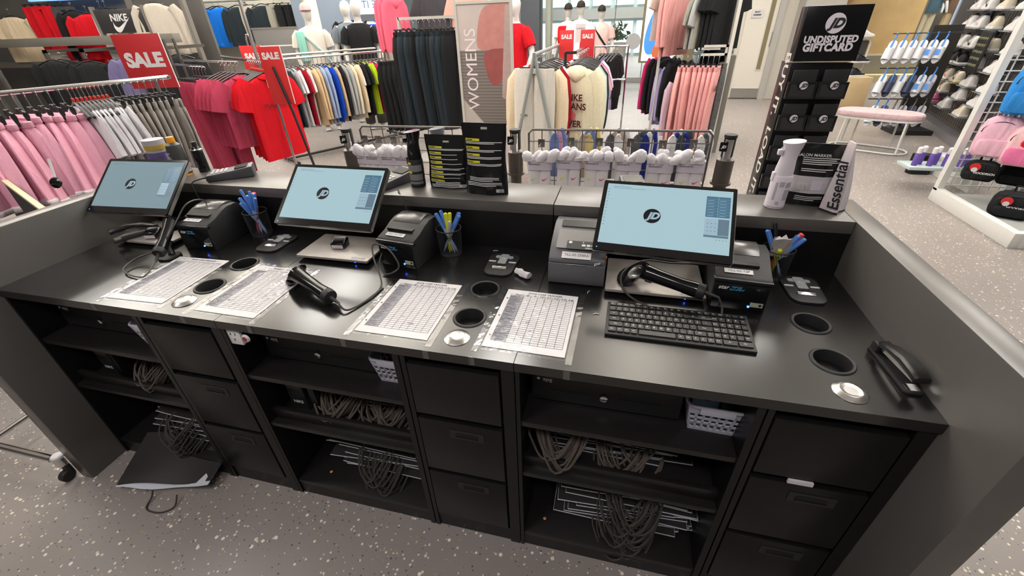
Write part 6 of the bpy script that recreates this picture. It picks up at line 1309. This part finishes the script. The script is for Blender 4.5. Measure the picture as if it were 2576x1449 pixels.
for r_, z in enumerate((1.2, .80, .42)):
    for c_ in range(6):
        m = SLW if r_ == 0 else ((SLW, SLN, SLW, SLN, SLW, SLG, SLW) if r_ == 1 else (SLW, SLN, SLG, SLG, SLN, SLG, SLG))[c_]
        s_ = thing('slide_sandal', f'{"white" if m == SLW else "navy" if m == SLN else "grey"} slide, {nth(c_)} from the left in the {("top", "middle", "bottom")[r_]} row', 'sandal', (0, 0, 0), 0, 'hanging slides'); 
        s_.matrix_world = Matrix.Translation((5.28+.112*c_+.04*r_, 6.60, z-.16)) @ Matrix.Rotation(-.75, 4, 'Z') @ Matrix.Rotation(PI/2-.35, 4, 'X') @ Matrix.Scale(1.12, 4)
        part('sole', slm, m, s_); part('strap', stm, m, s_); part('slide_hanger', hgm, HBL if r_ < 2 or c_ < 2 else GUNM, s_)
        if c_ > 3 and r_ < 2: part('size_tag', tgm, HBL, s_)
# wooden plinth with shoes behind the tower
t = thing('shoe_plinth', 'pale wooden plinth with two black striped trainers', 'plinth', (5.75, 9.0, 0), .1); part('box', G().box(-.4, .4, -.25, .25, 0, .5), mat('pale_wood', S(206, 180, 138), .5, var=.12, scale=5), t, bevel=.004)
for i, z in enumerate((.5, .72)): shoe((5.95, 8.95, z), .15, SB, None, f'black striped trainer {"on the wooden plinth" if i == 0 else "on the wire shelf above the plinth"}', SW)
t = thing('wire_chair', 'white wire stool frame standing above the wooden plinth', 'stand', (5.85, 9.2, .5)); part('loop', G().tube([(x+.0, 0, z) for x, z in rr(.5, .55, .09, 4, 0, .3)], .014, 8, True), WFRAME, t); part('shelf', G().box(-.25, .25, -.2, .02, .2, .215), WFRAME, t); part('backrest', G().box(-.22, .22, .0, .01, .28, .55), GUNM, t)
one('white_trainer', SHM[0], SW, 'white trainer on the high shelf behind the gift card tower', 'shoe', (5.95, 9.1, 1.09), .2)
# white display with bags
t = thing('bag_display', 'white framed display with wire back holding the rucksacks', 'display stand', (4.85, 2.86, 0))
part('plinth_side', G().box(0, .06, 0, 1.05, 0, .12), WFRAME, t, bevel=.003); part('plinth_front', G().box(.06, 1.6, 0, .06, 0, .12), WFRAME, t, bevel=.003); part('deck', G().box(.06, 1.6, .06, 1.05, .03, .06), pla('deck_grey', (168, 170, 168), .3), t); part('upright', G().box(0, .05, .99, 1.045, .1, 1.9), WFRAME, t); part('cross_post', G().box(.5, .55, .99, 1.045, .1, 1.9), WFRAME, t)
vm = mesh('wire', G().box(-.004, .004, 1.012, 1.02, .12, 1.85), 0); hm = mesh('wire', G().box(.05, 1.6, 1.004, 1.012, -.004, .004), 0)
for i in range(20): o = part('wire', vm, WFRAME, t); o.location = (.1+i*.075, 0, 0)
for i in range(22): o = part('wire', hm, WFRAME, t); o.location = (0, 0, .15+i*.078)
def rucksack(loc, rz, m, m2, w, h, d, label, tag_=None, logo_=None):
    t = thing('rucksack', label, 'bag', loc, rz)
    def sec(z, a, b): return [(px*a, py*b, z) for px, py in rr(w, d, min(w, d)*.38, 4)]
    part('main_body', G().loft([sec(0, .8, .8), sec(.02, .95, .95), sec(h*.3, 1, 1.05), sec(h*.7, .98, 1), sec(h*.9, .86, .85), sec(h, .55, .5)]), m, t)
    part('front_pocket', G().loft([[(x, y-d*.52, z) for x, y, z in [(px*a, py*.35*a, zz) for px, py in rr(w*.8, d, .04, 3)]] for a, zz in ((.8, .02), (1, .05), (1, h*.38), (.85, h*.46))]), m2, t)
    part('carry_loop', G().tube([(-.03, .02, h-.01), (-.03, .02, h+.04), (.03, .02, h+.04), (.03, .02, h-.01)], .009, 6), m2, t)
    part('zip', G().tube([(w*.42*math.cos(a), -d*.42, h*.62+h*.28*math.sin(a)) for a in [PI*k/10 for k in range(11)]], .004, 5), BPLM, t)
    for s in (-1, 1): part('strap', G().tube([(s*w*.25, d*.45, h*.9), (s*w*.3, d*.62, h*.5), (s*w*.35, d*.5, h*.08)], .018, 6), m2, t)
    if tag_: tg = part('swing_tag', G().at(-w*.2, -d*.62, h*.7, rx=PI/2).prism(circ(.034, 16), 0, .003), SALER, t); part('tag_lower', G().at(-w*.2, -d*.62-.0035, h*.7-.02, rx=PI/2).flat(circ(.02, 12)), PAPER, tg)
    if logo_: part('logo', logo_(G().at(0, -d*.56, h*.62, rx=PI/2)), WPR, t, smooth=0)
    return t
def jumper(g): return g.flat([(-.03, -.05), (-.01, -.02), (-.015, .01), (-.035, .03), (-.03, .035), (-.005, .02), (0, .045), (.008, .075), (.014, .072), (.012, .035), (.01, .0), (.03, -.035), (.024, -.04), (.002, -.01), (-.018, -.055)])
rucksack((5.03, 3.66, .80), -.5, fab('bag_blue', (52, 132, 204), bump=.1), MT['bag_blue'], .28, .35, .16, 'bright blue rucksack with a white leaping figure', None, jumper)
rucksack((5.36, 3.66, .72), -.5, MT['bag_blue'], MT['bag_blue'], .28, .34, .16, 'second blue rucksack cut by the right picture edge')
rucksack((4.99, 3.70, .46), -.6, fab('bag_pink', (222, 176, 194), bump=.1), MT['bag_pink'], .26, .31, .14, 'pale pink rucksack hanging behind the darker pink one')
pk = rucksack((5.12, 3.56, .43), -.6, fab('bag_salmon', (232, 190, 196), bump=.1), fab('bag_hot_pink', (224, 120, 164), bump=.1), .26, .3, .14, 'salmon and hot pink rucksack with a red toy tag'); part('red_charm', G().at(-.02, -.14, .19).lathe([(0, -.03), (.02, -.02), (.026, 0), (.02, .02), (0, .03)], 10), REDF, pk)
rucksack((5.32, 3.6, .42), -.4, MT['bag_salmon'], MT['bag_hot_pink'], .26, .3, .14, 'second salmon and hot pink rucksack at the picture edge')
BW_ = lambda s: (lambda g: g.text(s, .024, .025, -.03, .012, bold=.03))
rucksack((4.97, 3.66, .27), -.5, BLKF, BLKF, .22, .16, .09, 'small black bag with red swing tag under the pink rucksacks', True, BW_('HOODRICH'))
rucksack((5.12, 3.38, .062), -.5, BLKF, BLKF, .26, .2, .14, 'round black bag with red swing tag on the white deck', True, BW_('HOODRICH'))
rucksack((5.40, 3.32, .062), -.4, DGREY, DGREY, .26, .22, .15, 'charcoal bag on the white deck at the picture edge')
rucksack((5.24, 3.66, .24), -.5, fab('fluffy_black', (22, 22, 23), bump=.9, scale=140), BLKF, .24, .18, .1, 'fluffy black bag between the other black bags')
# purple spray cans on a glass shelf
t = thing('glass_shelf', 'small glass shelf with purple cans beside the white display', 'shelf', (4.98, 4.25, .2), 0); part('shelf', G().box(-.26, .35, -.12, .12, 0, .03), pla('glass_edge', (190, 205, 205), .15), t, bevel=.002); part('bracket', G().box(.3, .35, -.12, .5, -.2, .0), WFRAME, t)
for i in range(8):
    c = thing('spray_can', f'{nth(i)} white-capped purple can from the left on the glass shelf', 'can', (4.78+.062*i, 4.2+.05*(i % 2), .23), 0, 'purple cans'); part('can', G().lathe([(0, 0), (.024, 0), (.024, .11), (.02, .12), (0, .12)], 12), pla('can_purple', (108, 84, 168), .35, var=.2, scale=30), c); part('cap', G().lathe([(0, .115), (.021, .115), (.021, .165), (.012, .175), (0, .176)], 12), SW, c)
for i, (x, y) in enumerate(((5.15, 4.75), (5.35, 4.8))): one('sock_bundle', G().loft([[(px, py, z) for px, py in rr(.2, .12, .04, 3)] for z in (0, .06, .16, .2)]), SLG if i else BLKF, f'{"grey" if i else "black"} folded pack on the shoe wall foot', 'pack', (x, y, .0))
# ================================================================ STORE SHELL AND MALL BEYOND
WALLW = pla('shop_wall_white', (208, 204, 194), .6, bump=.02); ALU = pla('aluminium', (178, 180, 176), .35, metal=.4)
struct('wall_staff', G().box(4.02, 5.6, 9.82, 9.95, 0, 3.2), WALLW)
dr = struct('door_1', G().box(4.08, 4.62, 9.77, 9.82, .02, 2.2), pla('door_white', (214, 210, 200), .5)); 
part('kick_plate', G().box(4.09, 4.61, 9.762, 9.77, .02, .2), STEEL, dr); part('vision_panel', G().box(4.47, 4.55, 9.762, 9.77, .55, 2.1), pla('olive_glass', (128, 118, 92), .2), dr); [part('panel_bead', G().box(a, b, 9.758, 9.77, c, d), WALLW, dr) for a, b, c, d in ((4.455, 4.47, .55, 2.12), (4.55, 4.565, .55, 2.12), (4.455, 4.565, .53, .55))]; part('door_jamb', G().box(4.62, 4.72, 9.72, 9.84, 0, 2.3), pla('jamb_grey', (168, 166, 162), .5), dr); part('lock_plate', G().box(4.60, 4.64, 9.755, 9.77, .95, 1.2), STEEL, dr)
sg = part('staff_sign', G().box(4.16, 4.36, 9.755, 9.765, 1.44, 1.58), PAPER, dr)
g = G(); g.T = Matrix.Translation((4.26, 9.752, 1.51)) @ Matrix.Rotation(PI/2, 4, 'X') @ Matrix.Scale(-1, 4, (1, 0, 0)); g.text('TEAM', .038, 0, .024, 0, bold=.02).text('MEMBER', .038, 0, -.024, 0, bold=.02); part('sign_lettering', g, INK, sg, smooth=0)
struct('wall_return', G().box(4.95, 5.6, 9.4, 9.82, 0, 3.2), pla('wall_return_grey', (170, 166, 160), .6))  # grey return, a darker tone than the white wall beside it
# mall frontage across the walkway
struct('wall_stone', G().box(5.6, 8.6, 13.2, 13.5, 0, 4), mat('honey_stone', S(196, 160, 108), .5, var=.25, scale=2.2, bump=.2))
one('window_sill_wall', G().box(5.4, 14, 12.6, 13.2, 0, .55), pla('mall_base_grey', (140, 132, 116), .5), 'grey stone base below the shop window across the mall', 'wall base')
one('wood_threshold', G().box(5.4, 12, 12.28, 12.59, 0, .16), mat('threshold_wood', S(214, 196, 150), .5, var=.1, scale=4), 'pale timber step along the shop front across the mall', 'step')
one('orange_canopy', G().box(5.7, 7.2, 13.0, 13.25, 1.85, 2.6), mat('amber_panel', S(214, 150, 84), .4), 'amber panel high on the honey stone wall', 'panel')
t = thing('shop_window', 'tall glazed shop window across the mall with dressed figures', 'shop window', (9.6, 13.3, .55)); part('interior_back', G().box(-1, 3, 1.2, 1.3, 0, 3.4), pla('window_back', (120, 112, 98), .6, var=.3, scale=2), t); part('display_floor', G().box(-1, 3, 0, 1.3, -.1, .02), pla('window_floor', (150, 146, 90), .5), t)
for x in (-1, -.15, .7, 2.1): part('mullion', G().box(x-.06, x+.06, -.05, .05, 0, 3.4), pla('mullion_brown', (110, 98, 80), .5), t)
part('rail_strip', G().box(-1, 2.1, -.06, -.04, 1.42, 1.52), pla('glass_strip', (168, 176, 166), .4), t)
part('sign_board', G().box(.0, .5, .25, .28, .75, 1.3), pla('grey_poster', (142, 138, 130), .5), t)
GLS = sleeve_mat('shop_glass', .1, 0); part('pane', G().quad((-1, -.01, 0), (2.1, -.01, 0), (2.1, -.01, 3.4), (-1, -.01, 3.4)), GLS, t)
for i, (x, m, m2, cn) in enumerate(((9.05, fab('denim_shirt', (70, 92, 104)), CREAM, 'denim'), (9.55, fab('brown_coat', (112, 84, 62)), TAN, 'brown'), (10.3, fab('beige_coat', (168, 146, 116)), TAN, 'beige'))): mannequin((x, 13.9, .57), .1, .95, f'mannequin in {cn} clothes inside the far shop window', m, m2, long=True)
for i, (x, m, cn) in enumerate(((9.1, REDF, 'red'), (9.8, SAGE, 'grey'), (10.6, WHITF, 'white'))): top((x, 14.2, 2.75), .1, m, f'{cn} top hanging high in the far shop window', 'tops in the far shop window', 'tee', .5, .6, .05, parts=False)
struct('wall_dark_pier', G().box(10.9, 12.6, 11.2, 11.6, 0, 4), pla('pier_brown', (96, 86, 66), .6))
one('dark_screen_sign', G().box(-.2, .2, -.03, .03, 0, .42), BPLM, 'dark sign with a white strip on the shoe wall end', 'sign', (7.15, 8.6, 1.32)); part('white_strip', G().box(-.13, .13, -.034, -.03, .18, .23), WPR, bpy.data.objects['dark_screen_sign'], smooth=0)
# glass shop front towards the mall, centre
t = thing('shop_front', 'tall glass shop front between the womens racks and the screen', 'glass front', (1.2, 12.6, 0))
part('bottom_channel', G().box(-1.35, 1.75, -.05, .05, 0, .12), ALU, t)
for x in (-1.35, .3, 1.1): part('glass_joint', G().box(x-.012, x+.012, -.02, .02, .12, 3.2), pla('joint_green', (150, 168, 158), .3), t)
part('pane', G().quad((-1.35, 0, .12), (1.75, 0, .12), (1.75, 0, 3.2), (-1.35, 0, 3.2)), GLS, t)
one('circle_decal', G().at(0, 0, 0, rx=PI/2).prism(circ(.185, 36), 0, .006), pla('frosted_white', (224, 226, 230), .4), 'white round decal on the glass shop front', 'decal', (2.02, 12.596, .97))
one('column_dark', G().box(-.22, .22, -.22, .22, 0, 3.2), pla('column_slate', (78, 84, 92), .5), 'slate grey column beside the glass shop front', 'column', (-.32, 10.7, 0), bevel=.01)
one('column_pale', G().box(-.06, .06, -.15, .15, 0, 3.2), pla('column_sage', (176, 182, 170), .5), 'slim pale column right of the slate column', 'column', (.05, 10.9, 0), bevel=.005)
t = thing('planter', 'white planter with a leafy green bush behind the glass', 'planter', (1.55, 13.3, 0)); part('pot', G().loft([[(x*a, y*a, z) for x, y in rr(.6, .5, .06, 3)] for a, z in ((.85, 0), (1, .9), (.95, .92))]), WALLW, t)
g = G(); rl = random.Random(3)
for i in range(170):
    a = rl.uniform(0, 2*PI); b = rl.uniform(-.2, 1.3); r0 = rl.uniform(.1, .42); c = Vector((r0*math.cos(a)*math.cos(b), r0*math.sin(a)*math.cos(b), 1.0+.5*abs(math.sin(b))*r0*2)); u = Vector((rl.uniform(-1, 1), rl.uniform(-1, 1), rl.uniform(-.4, 1))).normalized()*.09; v = u.orthogonal().normalized()*.03
    g.add([c-u, c+v, c+u, c-v], [(0, 1, 2, 3)])
part('foliage', g, pla('leaf_green', (70, 104, 66), .5, var=.35, scale=8), t, stuff=True)
# mall concourse far wall with daylight windows
struct('wall_mall', G().box(-9, 5.6, 22, 22.2, 0, 6), pla('mall_wall', (176, 190, 188), .6))
DAY = mat('daylight_window', S(200, 220, 225), .3, emit=S(225, 238, 240), estr=1.1, var=.2, scale=1.5)
wn = thing('mall_windows', 'bright daylight windows and doors at the mall end', 'window', (0, 21.9, 0))
for i in range(11): part('upper_pane', G().box(-4.6+i*.95, -3.8+i*.95, 0, .04, 1.95, 2.65), DAY, wn)
for i in range(9): part('door_pane', G().box(-3.6+i*.95, -2.8+i*.95, 0, .04, .12, 1.35), DAY, wn)
part('transom', G().box(-5, 6, -.1, 0, 1.45, 1.85), ALU, wn); part('post', G().box(3.1, 3.35, -.3, 0, 0, 3.2), pla('terracotta', (142, 96, 70), .6), wn); part('bulkhead', G().box(-6, 6, -.4, 0, 2.75, 3.3), pla('bulkhead_cream', (206, 202, 190), .6), wn)
struct('wall_mall_side', G().box(3.4, 3.7, 13.6, 22, 0, 5), pla('mall_side_tan', (172, 158, 128), .6))
bn = thing('mall_banner', 'narrow white banner with striped flag reading 1922 in the mall', 'banner', (3.2, 14.6, .95)); part('cloth', G().box(-.18, .18, -.01, .01, 0, 1.5), PAPER, bn)
g = G(); g.T = Matrix.Translation((.05, -.014, .55)) @ Matrix.Rotation(PI/2, 4, 'X') @ Matrix.Scale(-1, 4, (1, 0, 0)) @ Matrix.Rotation(PI/2, 4, 'Z'); g.text('1922', .2, bold=.01); part('lettering', g, INK, bn, smooth=0); part('stripes', G().box(-.17, -.1, -.013, -.011, .3, 1.4).box(-.04, -.02, -.013, -.011, .9, 1.4), pla('flag_red', (180, 60, 60), .6), bn)
# video screen with a blue jacket
t = thing('video_screen', 'bright video screen showing a blue jacket beside the rose hoodies', 'screen', (2.42, 7.6, .9), -.1); part('surround', G().box(-.3, .3, .0, .06, -.03, 1.6), pla('screen_brass', (120, 112, 84), .4), t)
part('picture_white', G().box(-.26, .28, -.006, .0, 0, 1.6), mat('video_white', S(220, 228, 240), .3, emit=S(222, 230, 245), estr=.75), t)
VB = mat('video_blue', S(60, 120, 210), .3, emit=S(66, 130, 220), estr=.8, var=.35, scale=9)
part('picture_jacket', G().at(0, -.008, 0, rx=PI/2).flat([(q.x, q.y) for q in spline([(-.2, .12, 0), (-.1, .1, 0), (.05, .2, 0), (.2, .3, 0), (.28, .5, 0), (.28, .95, 0), (.12, .98, 0), (-.05, .85, 0), (-.18, .6, 0), (-.24, .3, 0)], 3, True)]), VB, t)
part('picture_hand', G().at(0, -.010, 0, rx=PI/2).flat([(q.x, q.y) for q in spline([(-.08, .06, 0), (.1, .08, 0), (.16, .22, 0), (.05, .3, 0), (-.08, .22, 0)], 3, True)]), mat('video_skin', S(176, 98, 62), .3, emit=S(176, 98, 62), estr=.5, var=.3, scale=8), t)
